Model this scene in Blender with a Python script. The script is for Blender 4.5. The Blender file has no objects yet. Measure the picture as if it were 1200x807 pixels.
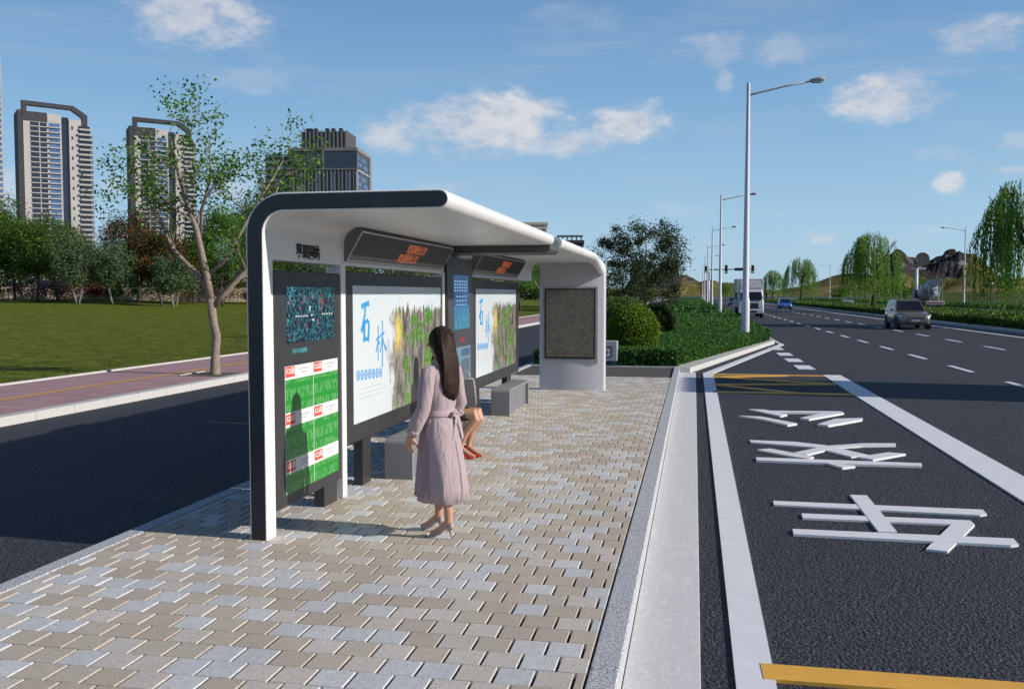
import bpy, math, random
import numpy as np
from mathutils import Vector, Matrix
random.seed(7); RNG = np.random.default_rng(11)
SC = bpy.context.scene
COL = SC.collection
PI = math.pi
RZ = -0.15                      # road level; the platform is z = 0

# ------------------------------------------------------------------ materials
MATS = {}
def nmat(name):
    m = bpy.data.materials.new(name); m.use_nodes = True
    nt = m.node_tree; nt.nodes.clear()
    out = nt.nodes.new('ShaderNodeOutputMaterial')
    b = nt.nodes.new('ShaderNodeBsdfPrincipled')
    nt.links.new(b.outputs[0], out.inputs[0])
    MATS[name] = m
    return m, nt, b, out
def N(nt, t, **kw):
    n = nt.nodes.new(t)
    for k, v in kw.items():
        if k in n.inputs.keys(): n.inputs[k].default_value = v
        else: setattr(n, k, v)
    return n
def L(nt, a, b): nt.links.new(a, b)
def coords(nt, scale=(1, 1, 1), kind='Object', rot=(0, 0, 0)):
    tc = N(nt, 'ShaderNodeTexCoord'); mp = N(nt, 'ShaderNodeMapping')
    mp.inputs['Scale'].default_value = scale; mp.inputs['Rotation'].default_value = rot
    L(nt, tc.outputs[kind], mp.inputs[0]); return mp.outputs[0]
def noise(nt, vec, scale, detail=4, rough=.6, dist=0):
    n = N(nt, 'ShaderNodeTexNoise'); n.inputs['Scale'].default_value = scale
    n.inputs['Detail'].default_value = detail; n.inputs['Roughness'].default_value = rough
    n.inputs['Distortion'].default_value = dist
    if vec is not None: L(nt, vec, n.inputs['Vector'])
    return n.outputs['Fac']
def ramp(nt, fac, stops, interp='LINEAR'):
    r = N(nt, 'ShaderNodeValToRGB'); cr = r.color_ramp; cr.interpolation = interp
    while len(cr.elements) > 1: cr.elements.remove(cr.elements[-1])
    for i, (p, c) in enumerate(stops):
        e = cr.elements[0] if i == 0 else cr.elements.new(p)
        e.position = p; e.color = (*c, 1) if len(c) == 3 else c
    L(nt, fac, r.inputs[0]); return r.outputs[0]
def mixc(nt, fac, a, b, mode='MIX'):
    m = N(nt, 'ShaderNodeMix'); m.data_type = 'RGBA'; m.blend_type = mode
    for i, v in ((0, fac), (6, a), (7, b)):
        if isinstance(v, (int, float)): m.inputs[i].default_value = v
        elif isinstance(v, tuple): m.inputs[i].default_value = (*v, 1) if len(v) == 3 else v
        else: L(nt, v, m.inputs[i])
    return m.outputs[2]
def mth(nt, op, a, b=None, c=None, clamp=False):
    m = N(nt, 'ShaderNodeMath'); m.operation = op; m.use_clamp = clamp
    for i, v in enumerate((a, b, c)):
        if v is None: continue
        if isinstance(v, (int, float)): m.inputs[i].default_value = v
        else: L(nt, v, m.inputs[i])
    return m.outputs[0]
def bump(nt, b, h, strength=.3, dist=.01):
    n = N(nt, 'ShaderNodeBump'); n.inputs['Strength'].default_value = strength
    n.inputs['Distance'].default_value = dist
    L(nt, h, n.inputs['Height']); L(nt, n.outputs[0], b.inputs['Normal'])
def M(name, c=(.5, .5, .5), rough=.6, metal=0., var=.12, vs=3., bmp=0., bs=40., spec=.5, emit=None, es=1., coat=0.):
    if name in MATS: return MATS[name]
    m, nt, b, out = nmat(name)
    b.inputs['Roughness'].default_value = rough; b.inputs['Metallic'].default_value = metal
    b.inputs['Specular IOR Level'].default_value = spec
    b.inputs['Coat Weight'].default_value = coat
    v = coords(nt)
    f = noise(nt, v, vs, 5, .65)
    lo = tuple(x * (1 - var) for x in c); hi = tuple(min(1, x * (1 + var)) for x in c)
    L(nt, ramp(nt, f, [(.3, lo), (.7, hi)]), b.inputs['Base Color'])
    if rough > .15:
        r = ramp(nt, noise(nt, v, vs * 2.3, 4), [(.3, (max(0, rough - .08),) * 3), (.7, (min(1, rough + .08),) * 3)])
        L(nt, r, b.inputs['Roughness'])
    if bmp: bump(nt, b, noise(nt, v, bs, 3), bmp, .005)
    if emit:
        b.inputs['Emission Color'].default_value = (*emit, 1); b.inputs['Emission Strength'].default_value = es
    return m
def leafmat(name, stops, trans=.35, rough=.55):
    m, nt, b, out = nmat(name)
    a = N(nt, 'ShaderNodeAttribute'); a.attribute_name = 'rnd'
    col = ramp(nt, a.outputs['Fac'], stops)
    L(nt, col, b.inputs['Base Color']); b.inputs['Roughness'].default_value = rough
    b.inputs['Specular IOR Level'].default_value = .3
    t = N(nt, 'ShaderNodeBsdfTranslucent'); L(nt, mixc(nt, 1., col, (1.2, 1.3, .5), 'MULTIPLY'), t.inputs[0])
    mx = N(nt, 'ShaderNodeMixShader'); mx.inputs[0].default_value = trans
    L(nt, b.outputs[0], mx.inputs[1]); L(nt, t.outputs[0], mx.inputs[2]); L(nt, mx.outputs[0], out.inputs[0])
    return m

# ------------------------------------------------------------------ meshes
ORG = {}                        # world origin of each empty / mesh parent (unrotated build frame)
class MB:
    def __init__(s): s.v = []; s.f = []; s.mi = []; s.cur = 0; s.sm = False
    def add(s, vs, fs):
        o = len(s.v); s.v += [tuple(p) for p in vs]
        for f in fs: s.f.append(tuple(i + o for i in f)); s.mi.append(s.cur)
        return s
    def box(s, x0, x1, y0, y1, z0, z1):
        return s.add([(x0, y0, z0), (x1, y0, z0), (x1, y1, z0), (x0, y1, z0), (x0, y0, z1), (x1, y0, z1), (x1, y1, z1), (x0, y1, z1)],
                     [(0, 3, 2, 1), (4, 5, 6, 7), (0, 1, 5, 4), (1, 2, 6, 5), (2, 3, 7, 6), (3, 0, 4, 7)])
    def bbox(s, x0, x1, y0, y1, z0, z1, b=.01):     # box with chamfered edges
        vs = []
        for z, i in ((z0, b), (z0 + b, 0), (z1 - b, 0), (z1, b)):
            for (cx, cy, dx, dy) in ((x0, y0, 1, 1), (x1, y0, -1, 1), (x1, y1, -1, -1), (x0, y1, 1, -1)):
                a = (cx + dx * (i + b), cy + dy * i, z); c = (cx + dx * i, cy + dy * (i + b), z)
                if (dx, dy) in ((1, 1), (-1, -1)): vs += [c, a]
                else: vs += [a, c]
        fs = [tuple(range(7, -1, -1)), tuple(range(24, 32))]
        for k in range(3):
            for j in range(8): fs.append((k * 8 + j, k * 8 + (j + 1) % 8, (k + 1) * 8 + (j + 1) % 8, (k + 1) * 8 + j))
        return s.add(vs, fs)
    def prism(s, poly, z0, z1):
        n = len(poly)
        a = sum(poly[i][0] * poly[(i + 1) % n][1] - poly[(i + 1) % n][0] * poly[i][1] for i in range(n))
        if a < 0: poly = poly[::-1]
        vs = [(x, y, z0) for x, y in poly] + [(x, y, z1) for x, y in poly]
        return s.add(vs, [tuple(range(n - 1, -1, -1)), tuple(range(n, 2 * n))] + [(i, (i + 1) % n, n + (i + 1) % n, n + i) for i in range(n)])
    def ext(s, poly, a, b, axis='y'):               # polygon in (x,z) [axis y] or (y,z) [axis x], extruded a..b
        n = len(poly)
        if axis == 'y': vs = [(p, a, q) for p, q in poly] + [(p, b, q) for p, q in poly]
        else: vs = [(a, p, q) for p, q in poly] + [(b, p, q) for p, q in poly]
        return s.add(vs, [tuple(range(n - 1, -1, -1)), tuple(range(n, 2 * n))] + [(i, (i + 1) % n, n + (i + 1) % n, n + i) for i in range(n)])
    def loft(s, rings, cap=True):
        n = len(rings[0]); vs = [p for r in rings for p in r]; fs = []
        for k in range(len(rings) - 1):
            for j in range(n): fs.append((k * n + j, k * n + (j + 1) % n, (k + 1) * n + (j + 1) % n, (k + 1) * n + j))
        if cap: fs += [tuple(range(n - 1, -1, -1)), tuple(range((len(rings) - 1) * n, len(rings) * n))]
        return s.add(vs, fs)
    def tube(s, pts, rad, n=8, cap=True):
        pts = [Vector(p) for p in pts]
        if not hasattr(rad, '__len__'): rad = [rad] * len(pts)
        rings = []; up = None
        for i, p in enumerate(pts):
            d = (pts[min(i + 1, len(pts) - 1)] - pts[max(i - 1, 0)])
            d = d.normalized() if d.length > 1e-9 else Vector((0, 0, 1))
            if up is None:
                up = Vector((1, 0, 0)) if abs(d.x) < .8 else Vector((0, 1, 0))
            u = (up - d * up.dot(d)); u = u.normalized() if u.length > 1e-6 else d.orthogonal().normalized()
            up = u; w = d.cross(u)
            rings.append([tuple(p + (u * math.cos(2 * PI * j / n) + w * math.sin(2 * PI * j / n)) * rad[i]) for j in range(n)])
        return s.loft(rings, cap)
    def ell(s, c, r, n=14, m=10, rot=None):
        rings = []
        for i in range(m + 1):
            t = PI * i / m; t = min(max(t, .02), PI - .02)
            rg = []
            for j in range(n):
                a = 2 * PI * j / n
                v = Vector((r[0] * math.sin(t) * math.cos(a), r[1] * math.sin(t) * math.sin(a), -r[2] * math.cos(t)))
                if rot is not None: v = rot @ v
                rg.append(tuple(Vector(c) + v))
            rings.append(rg)
        return s.loft(rings)
    def lathe(s, prof, c=(0, 0, 0), axis='z', n=16):
        rings = []
        for r, h in prof:
            rg = []
            for j in range(n):
                a = 2 * PI * j / n; x, y = r * math.cos(a), r * math.sin(a)
                p = {'z': (x, y, h), 'x': (h, x, y), 'y': (y, h, x)}[axis]
                rg.append((c[0] + p[0], c[1] + p[1], c[2] + p[2]))
            rings.append(rg)
        return s.loft(rings)
    def quad(s, a, b, c, d): return s.add([a, b, c, d], [(0, 1, 2, 3)])
    def build(s, name, mat, parent=None, smooth=False, angle=None, world=True):
        o = ORG.get(parent, Vector((0, 0, 0))) if (parent is not None and world) else Vector((0, 0, 0))
        me = bpy.data.meshes.new(name)
        vs = [(x - o.x, y - o.y, z - o.z) for x, y, z in s.v] if o.length > 0 else s.v
        me.from_pydata(vs, [], s.f)
        for m in (mat if isinstance(mat, (list, tuple)) else [mat]): me.materials.append(m)
        if isinstance(mat, (list, tuple)): me.polygons.foreach_set('material_index', s.mi)
        if smooth or angle: me.polygons.foreach_set('use_smooth', [True] * len(s.f))
        ob = bpy.data.objects.new(name, me); COL.objects.link(ob)
        if angle: me.set_sharp_from_angle(angle=math.radians(angle))
        if parent is not None: ob.parent = parent
        ORG[ob] = Vector(o)
        return ob
def recalc(ob):
    import bmesh
    bm = bmesh.new(); bm.from_mesh(ob.data); bmesh.ops.recalc_face_normals(bm, faces=bm.faces); bm.to_mesh(ob.data); bm.free(); return ob
def tag(o, label=None, cat=None, group=None, kind=None):
    if label: o['label'] = label
    if cat: o['category'] = cat
    if group: o['group'] = group
    if kind: o['kind'] = kind
    return o
def thing(name, label, cat, loc=(0, 0, 0), rz=0, group=None, local=False):
    o = bpy.data.objects.new(name, None); COL.objects.link(o); o.location = loc; o.rotation_euler = (0, 0, rz)
    o.empty_display_size = .2
    ORG[o] = Vector((0, 0, 0)) if local else Vector(loc)
    return tag(o, label, cat, group)
KIDS = {}
def copy_tree(o, parent=None):
    c = o.copy(); COL.objects.link(c)
    if parent is not None: c.parent = parent; 
    for ch in list(o.children): copy_tree(ch, c)
    return c
def struct(o, label=None):
    o['kind'] = 'structure'
    if label: o['label'] = label
    return o
def npmesh(name, V, F, mat, parent=None, rnd=None, smooth=False):
    o = ORG.get(parent, Vector((0, 0, 0))) if parent is not None else Vector((0, 0, 0))
    V = np.asarray(V, dtype=np.float32).reshape(-1, 3) - np.array([o.x, o.y, o.z], dtype=np.float32)
    F = np.asarray(F, dtype=np.int32); k = F.shape[1]
    me = bpy.data.meshes.new(name)
    me.vertices.add(len(V)); me.vertices.foreach_set('co', V.ravel())
    me.loops.add(F.size); me.loops.foreach_set('vertex_index', F.ravel())
    me.polygons.add(len(F)); me.polygons.foreach_set('loop_start', np.arange(len(F), dtype=np.int32) * k)
    me.polygons.foreach_set('loop_total', np.full(len(F), k, dtype=np.int32))
    me.update(calc_edges=True)
    if rnd is not None:
        a = me.attributes.new('rnd', 'FLOAT', 'FACE'); a.data.foreach_set('value', np.asarray(rnd, dtype=np.float32))
    me.polygons.foreach_set('use_smooth', np.full(len(F), bool(smooth)))
    me.materials.append(mat)
    ob = bpy.data.objects.new(name, me); COL.objects.link(ob)
    if parent is not None: ob.parent = parent
    ORG[ob] = Vector(o)
    return ob
def unit(a): return a / np.maximum(np.linalg.norm(a, axis=1, keepdims=True), 1e-9)
def leafquads(C, size, aspect=.5, droop=None, up=None):
    n = len(C); d = unit(RNG.normal(size=(n, 3)))
    if droop is not None: d = unit(d * (1 - droop) + np.array([0, 0, -1.]) * droop * 2)
    nn = unit(RNG.normal(size=(n, 3)) + (np.array([0, 0, up]) if up else 0)); w = unit(np.cross(d, nn))
    s = (size * RNG.uniform(.6, 1.3, n))[:, None]
    V = np.stack([C, C + d * s * .5 + w * s * aspect * .5, C + d * s, C + d * s * .5 - w * s * aspect * .5], axis=1)
    F = np.arange(n * 4).reshape(n, 4)
    return V.reshape(-1, 3), F
def leaves(name, C, size, mat, parent=None, aspect=.5, droop=None, up=None, rnd=None):
    V, F = leafquads(np.asarray(C, dtype=float), size, aspect, droop, up)
    return npmesh(name, V, F, mat, parent, RNG.random(len(F)) if rnd is None else rnd)
FONT = None
def text(name, s, size, mat, parent, M4, thick=.002, bold=0.0, align='CENTER'):
    cu = bpy.data.curves.new(name, 'FONT'); cu.body = s; cu.size = size; cu.extrude = thick; cu.offset = bold
    cu.align_x = align; cu.align_y = 'CENTER'
    o = bpy.data.objects.new(name, cu); COL.objects.link(o)
    bpy.context.view_layer.update()
    me = bpy.data.meshes.new_from_object(o.evaluated_get(bpy.context.evaluated_depsgraph_get()))
    bpy.data.objects.remove(o)
    off = ORG.get(parent, Vector((0, 0, 0)))
    me.transform(Matrix.Translation(-off) @ M4)
    me.materials.clear(); me.materials.append(mat)
    ob = bpy.data.objects.new(name, me); COL.objects.link(ob); ob.parent = parent; ORG[ob] = Vector(off)
    return ob
def onwall(x, y, z, flip=False):      # text on a plane facing +X, reading along +Y
    m = Matrix(((0, 0, 1, x), (1, 0, 0, y), (0, 1, 0, z), (0, 0, 0, 1)))
    return m

# ------------------------------------------------------------------ world, sun, camera
SUN = Vector((1, -.085, .45)).normalized()
w = bpy.data.worlds.new('World'); SC.world = w; w.use_nodes = True
nt = w.node_tree; nt.nodes.clear()
w.cycles.sampling_method = 'MANUAL'; w.cycles.sample_map_resolution = 512
wo = N(nt, 'ShaderNodeOutputWorld'); bg = N(nt, 'ShaderNodeBackground'); bg.inputs[1].default_value = .082
sky = N(nt, 'ShaderNodeTexSky'); sky.sky_type = 'NISHITA'; sky.sun_disc = False
sky.sun_elevation = math.asin(SUN.z); sky.sun_rotation = math.atan2(SUN.x, SUN.y)
sky.air_density = 1.0; sky.dust_density = .6; sky.ozone_density = 2.2; sky.altitude = 0
tc = N(nt, 'ShaderNodeTexCoord'); sp = N(nt, 'ShaderNodeSeparateXYZ'); L(nt, tc.outputs['Generated'], sp.inputs[0])
az = mth(nt, 'ARCTAN2', sp.outputs[0], sp.outputs[1]); el = mth(nt, 'ARCSINE', sp.outputs[2])
cb = N(nt, 'ShaderNodeCombineXYZ'); L(nt, az, cb.inputs[0]); L(nt, mth(nt, 'MULTIPLY', el, 2.0), cb.inputs[1])
n1 = noise(nt, cb.outputs[0], 9., 7, .62, .4); n2 = noise(nt, cb.outputs[0], 30., 7, .62)
nz = mth(nt, 'ADD', mth(nt, 'MULTIPLY', mth(nt, 'SUBTRACT', n1, .5), 3.4), mth(nt, 'MULTIPLY', mth(nt, 'SUBTRACT', n2, .5), 1.6))
CLOUDS = [(-0.52, 0.274, 0.0915, 0.0401, 1.0), (-0.466, 0.255, 0.0433, 0.0148, 0.4), (-0.459, 0.215, 0.0674, 0.0158, 0.45), (-0.23, 0.177, 0.1156, 0.0401, 1.15), (-0.32, 0.167, 0.0578, 0.0253, 1.0), (-0.067, 0.18, 0.053, 0.0253, 1.1), (-0.139, 0.162, 0.0771, 0.0169, 0.9), (-0.23, 0.196, 0.0241, 0.0264, 0.7), (0.054, 0.244, 0.106, 0.0232, 0.55), (0.201, 0.194, 0.0819, 0.0253, 1.0), (0.186, 0.183, 0.0482, 0.0169, 0.8), (0.267, 0.238, 0.053, 0.0232, 0.75), (0.24, 0.135, 0.0433, 0.0106, 0.6), (0.243, 0.108, 0.0173, 0.0127, 0.95), (0.124, 0.059, 0.0328, 0.0095, 0.8), (0.298, 0.143, 0.0337, 0.0106, 0.55), (-0.139, 0.28, 0.0674, 0.0264, 0.35), (-0.486, 0.104, 0.0241, 0.019, 0.6), (-0.598, 0.108, 0.0135, 0.0127, 0.6), (-0.69, 0.104, 0.0193, 0.0317, 0.7), (0.196, 0.051, 0.0385, 0.0106, 0.4), (-0.266, 0.113, 0.0433, 0.0095, 0.35), (0.029, 0.217, 0.0116, 0.0232, 0.6), (-0.013, 0.089, 0.0385, 0.0106, 0.4), (0.295, 0.116, 0.0173, 0.0053, 0.7), (0.227, 0.062, 0.0385, 0.0084, 0.45), (0.073, 0.083, 0.0482, 0.0074, 0.3), (2.2, 0.3, 0.25, 0.07, 0.8), (-2.4, 0.25, 0.25, 0.07, 0.8), (3.0, 0.4, 0.25, 0.07, 0.8), (-1.4, 0.35, 0.25, 0.07, 0.8), (1.6, 0.2, 0.25, 0.07, 0.8)]
acc = None
for (a, e, sa, se, k) in CLOUDS:
    da = mth(nt, 'DIVIDE', mth(nt, 'SUBTRACT', az, a), sa); de = mth(nt, 'DIVIDE', mth(nt, 'SUBTRACT', el, e), se)
    r2 = mth(nt, 'ADD', mth(nt, 'MULTIPLY', da, da), mth(nt, 'MULTIPLY', de, de))
    m = mth(nt, 'MULTIPLY', mth(nt, 'SUBTRACT', 1., r2, clamp=False), 1.)
    m = mth(nt, 'MULTIPLY', mth(nt, 'ADD', m, mth(nt, 'MULTIPLY', nz, 1.05), clamp=True), k)
    acc = m if acc is None else mth(nt, 'MAXIMUM', acc, m)
sm = N(nt, 'ShaderNodeMapRange'); sm.interpolation_type = 'SMOOTHSTEP'; L(nt, acc, sm.inputs[0])
sm.inputs[1].default_value = .0; sm.inputs[2].default_value = 1.5
# thin high streaks
cs = N(nt, 'ShaderNodeCombineXYZ'); L(nt, mth(nt, 'MULTIPLY', az, 1.2), cs.inputs[0]); L(nt, mth(nt, 'MULTIPLY', el, 9.), cs.inputs[1])
grad = ramp(nt, el, [(0, (4.7, 7.0, 8.9)), (.07, (4.0, 6.5, 8.8)), (.2, (2.45, 4.75, 7.6)), (.34, (1.4, 3.1, 6.0)), (.52, (.5, 1.4, 3.3)), (.8, (.2, .75, 2.0)), (1.0, (.15, .5, 1.5))])
st = N(nt, 'ShaderNodeMapRange'); L(nt, noise(nt, cs.outputs[0], 3., 8, .6, .6), st.inputs[0])
st.inputs[1].default_value = .50; st.inputs[2].default_value = .85; st.inputs[3].default_value = 0; st.inputs[4].default_value = .42
c0 = mixc(nt, st.outputs[0], mixc(nt, .8, sky.outputs[0], grad), (5.2, 5.9, 7.0))
shade = ramp(nt, mth(nt, 'ADD', mth(nt, 'MULTIPLY', n2, .5), mth(nt, 'MULTIPLY', n1, .5)), [(.35, (5.2, 5.5, 6.3)), (.62, (9.4, 8.7, 8.3))])
c1 = mixc(nt, mth(nt, 'MULTIPLY', sm.outputs[0], .80), c0, shade)
L(nt, c1, bg.inputs[0]); L(nt, bg.outputs[0], wo.inputs[0])
sl = bpy.data.lights.new('sun', 'SUN'); sl.energy = 4.3; sl.angle = math.radians(.5); sl.color = (1, .93, .84)
so = bpy.data.objects.new('sun', sl); COL.objects.link(so); so.rotation_euler = SUN.to_track_quat('Z', 'Y').to_euler()
cam = bpy.data.cameras.new('camera'); co = bpy.data.objects.new('camera', cam); COL.objects.link(co); SC.camera = co
cam.sensor_width = 36; cam.lens = 36 * 1090 / 1200; cam.clip_end = 9000; cam.clip_start = .05
pit = math.atan(58.5 / 1090)
co.location = (0, 0, 2.0); co.rotation_euler = (PI / 2 - pit, 0, math.radians(11.09))
SC.view_settings.view_transform = 'Standard'; SC.view_settings.look = 'None'
SC.view_settings.exposure = .22; SC.view_settings.gamma = 1

# ------------------------------------------------------------------ ground materials
def asphalt(name, c, c2, scale=55):
    m, nt, b, out = nmat(name); v = coords(nt)
    big = noise(nt, v, .35, 4); sp_ = noise(nt, v, scale, 2, .7); ag = N(nt, 'ShaderNodeTexVoronoi', Scale=scale * 1.1)
    L(nt, v, ag.inputs['Vector'])
    col = ramp(nt, sp_, [(.40, c), (.72, c2)])
    col = mixc(nt, mth(nt, 'MULTIPLY', big, .5), col, tuple(x * .7 for x in c))
    L(nt, col, b.inputs['Base Color']); b.inputs['Roughness'].default_value = .78; b.inputs['Specular IOR Level'].default_value = .35
    h = mth(nt, 'ADD', mth(nt, 'MULTIPLY', ag.outputs['Distance'], -.8), sp_)
    bump(nt, b, h, 1., .018)
    return m
ASPH = asphalt('asphalt', (.019, .021, .031), (.105, .108, .13), 38)
PAINT = M('road_paint', (.74, .74, .77), .6, var=.05, vs=6, bmp=.15, bs=120)
YPAINT = M('yellow_paint', (.78, .41, .055), .6, var=.08, vs=6, bmp=.15, bs=120)
def granite(name, a, b_, c, s=160):
    m, nt, b, out = nmat(name); v = coords(nt)
    f = noise(nt, v, s, 2, .8); g = noise(nt, v, s * .35, 3, .7)
    col = ramp(nt, f, [(.38, a), (.5, b_), (.62, c)])
    col = mixc(nt, mth(nt, 'MULTIPLY', g, .25), col, tuple(x * .55 for x in b_))
    L(nt, col, b.inputs['Base Color']); b.inputs['Roughness'].default_value = .7
    return m
GRAN = granite('speckled_granite', (.14, .15, .19), (.46, .47, .50), (.72, .72, .72), 75)
GRANL = granite('pale_granite', (.36, .36, .36), (.55, .54, .52), (.68, .67, .65), 60)
m, nt, b, out = nmat('pale_marble_slab'); v = coords(nt)
f = noise(nt, coords(nt, (1.2, .5, 1)), 9, 6, .7, 2.2)
L(nt, ramp(nt, f, [(.40, (.62, .61, .61)), (.488, (.68, .67, .66)), (.503, (.46, .46, .50)), (.518, (.68, .67, .66)), (.7, (.74, .73, .71))]), b.inputs['Base Color'])
b.inputs['Roughness'].default_value = .55; b.inputs['Specular IOR Level'].default_value = .25; SLAB = m
# paver bricks
m, nt, b, out = nmat('paver_brick'); v = coords(nt)
a = N(nt, 'ShaderNodeAttribute'); a.attribute_name = 'rnd'
col = ramp(nt, a.outputs['Fac'], [(0, (.53, .45, .365)), (.25, (.57, .495, .405)), (.48, (.64, .585, .52)), (.62, (.67, .62, .56)), (.76, (.63, .64, .66)), (.88, (.69, .695, .705))], 'CONSTANT')
sp1 = noise(nt, v, 85, 3, .85)
col = mixc(nt, ramp(nt, sp1, [(.50, (0, 0, 0)), (.66, (.55,) * 3)]), col, (.16, .145, .125))
pit_ = N(nt, 'ShaderNodeTexVoronoi', Scale=26.); L(nt, v, pit_.inputs['Vector'])
pm = ramp(nt, pit_.outputs['Distance'], [(.09, (1,) * 3), (.15, (0,) * 3)])
pm = mth(nt, 'MULTIPLY', pm, ramp(nt, noise(nt, v, 14, 2), [(.45, (0,) * 3), (.55, (.8,) * 3)]))
col = mixc(nt, pm, col, (.09, .08, .07))
dirt = ramp(nt, noise(nt, v, 1.1, 5, .7), [(.42, (0,) * 3), (.75, (.30,) * 3)])
fine = noise(nt, v, 28, 4, .7)
col = mixc(nt, ramp(nt, fine, [(.42, (0,) * 3), (.7, (.35,) * 3)]), col, (.30, .27, .24))
col = mixc(nt, dirt, col, (.30, .27, .23))
L(nt, col, b.inputs['Base Color']); b.inputs['Roughness'].default_value = .82
bump(nt, b, mth(nt, 'SUBTRACT', sp1, mth(nt, 'MULTIPLY', pm, 1.)), .6, .006); BRICK = m
MORTAR = M('dark_joint', (.07, .065, .06), .95, bmp=.3)

# lawn
def lawnmat(name, cols, stretch=(1, 1, 1), s=2.2):
    m, nt, b, out = nmat(name); v = coords(nt, stretch)
    f = noise(nt, v, s, 8, .72, .3); g = noise(nt, v, s * .12, 4)
    col = ramp(nt, f, [(.3, cols[0]), (.48, cols[1]), (.62, cols[2]), (.8, cols[3])])
    col = mixc(nt, mth(nt, 'MULTIPLY', g, .4), col, cols[1])
    L(nt, col, b.inputs['Base Color']); b.inputs['Roughness'].default_value = .9; b.inputs['Specular IOR Level'].default_value = .1
    bump(nt, b, noise(nt, v, s * 9, 4, .8), .9, .08)
    return m
LAWN = lawnmat('lawn_grass', [(.035, .050, .005), (.10, .125, .012), (.21, .235, .022), (.36, .36, .06)], (1, 1.0, 1), 1.5)
FIELD = lawnmat('field_grass', [(.03, .04, .004), (.06, .075, .008), (.08, .095, .012), (.11, .12, .02)], (1, 1, 1), .6)
HILL = None
m, nt, b, out = nmat('hill_ground'); v = coords(nt)
f = noise(nt, v, .02, 8, .68); g = noise(nt, v, .006, 5, .6)
geo = N(nt, 'ShaderNodeNewGeometry'); sx = N(nt, 'ShaderNodeSeparateXYZ'); L(nt, geo.outputs['True Normal'], sx.inputs[0])
at = N(nt, 'ShaderNodeAttribute'); at.attribute_name = 'rock'
col = ramp(nt, f, [(.33, (.06, .07, .018)), (.46, (.15, .135, .04)), (.56, (.27, .21, .085)), (.7, (.36, .28, .14))])
col = mixc(nt, ramp(nt, g, [(.45, (0,) * 3), (.6, (1,) * 3)]), col, (.11, .11, .03))
rc = ramp(nt, noise(nt, v, .05, 8, .75), [(.35, (.022, .021, .024)), (.56, (.07, .062, .06)), (.66, (.40, .38, .38))])
rf = mth(nt, 'ADD', at.outputs['Fac'], mth(nt, 'MULTIPLY', mth(nt, 'SUBTRACT', noise(nt, v, .03, 5), .5), 1.2))
col = mixc(nt, ramp(nt, rf, [(.42, (0,) * 3), (.55, (1,) * 3)]), col, rc)
L(nt, col, b.inputs['Base Color']); b.inputs['Roughness'].default_value = 1; b.inputs['Specular IOR Level'].default_value = .05
bump(nt, b, noise(nt, v, .08, 6, .8), 1., 6.); HILL = m

# ------------------------------------------------------------------ ground sheets
g = MB(); g.quad((-4000, -600, RZ - .35), (4000, -600, RZ - .35), (4000, 5000, RZ - .35), (-4000, 5000, RZ - .35))
struct(g.build('ground', FIELD), 'green field ground stretching to the horizon')
def sheet(name, mat, x0, x1, y0, y1, z, label):
    o = MB().quad((x0, y0, z), (x1, y0, z), (x1, y1, z), (x0, y1, z)).build(name, mat); return struct(o, label)
sheet('road', ASPH, -.36, 18.2, -60, 560, RZ, 'dark asphalt main road with bus bay and dashed lanes')
sheet('side_road', ASPH, -11.05, -4.7, -60, 560, RZ, 'narrow dark asphalt road behind the shelter')
sheet('far_road', ASPH, 27, 39.5, -60, 560, RZ, 'far carriageway beyond the planted median')
# platform: real pavers
P_ = .208; gx, gy = .0165, .0055
V = []; F = []; R_ = []
nb = 0; x0p, x1p = -4.545, -.535
for r in range(-70, 109):
    y0 = r * P_ + .02; y1 = y0 + P_
    if y1 > 26.0: break
    off = (r % 2) * P_ / 2 + (r % 3) * .004
    k = 0; x = x0p - off
    while x < x1p - .01:
        xa, xb = max(x, x0p), min(x + P_, x1p); x += P_
        if xb - xa < .03: continue
        a0, a1, b0, b1 = xa + gx / 2, xb - gx / 2, y0 + gy / 2, y1 - gy / 2
        dz = random.uniform(-.0015, .0015); bx_, by_ = .0035, .002
        n0 = len(V)
        V += [(a0, b0, -.034), (a1, b0, -.034), (a1, b1, -.034), (a0, b1, -.034)]
        V += [(a0, b0, dz - .004), (a1, b0, dz - .004), (a1, b1, dz - .004), (a0, b1, dz - .004)]
        V += [(a0 + bx_, b0 + by_, dz), (a1 - bx_, b0 + by_, dz), (a1 - bx_, b1 - by_, dz), (a0 + bx_, b1 - by_, dz)]
        F += [(n0 + 8, n0 + 9, n0 + 10, n0 + 11)] + [(n0 + q + i, n0 + q + (i + 1) % 4, n0 + q + 4 + (i + 1) % 4, n0 + q + 4 + i) for q in (0, 4) for i in range(4)]
        rv = random.random(); R_ += [rv] * 9
po = npmesh('platform_paving', V, F, BRICK, rnd=R_); struct(po, 'tan, beige and pale blue square pavers of the bus stop platform')
struct(MB().box(-4.55, -.53, -20, 26.2, -.3, -.030).build('platform_bed', MORTAR), 'dark jointing bed under the pavers')
kb = MB()
for y in np.arange(-20, 26.6, .995):
    kb.bbox(-.53, -.372, y + .002, min(y + .993, 26.9), -.4, .002, .008)
struct(kb.build('platform_kerb', GRAN), 'speckled grey granite kerb along the bus bay')
kb = MB()
for y in np.arange(-20, 26.6, .995): kb.bbox(-4.70, -4.552, y + .002, y + .993, -.4, .002, .006)
struct(kb.build('rear_kerb', GRAN), 'speckled granite kerb along the rear road')
kb = MB()
for y in np.arange(-20, 26.0, 1.2): kb.bbox(-.366, .055, y + .0015, min(y + 1.1985, 26.0), -.3, RZ + .012, .003)
struct(kb.build('gutter', SLAB), 'pale veined stone gutter slabs beside the kerb')
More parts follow.
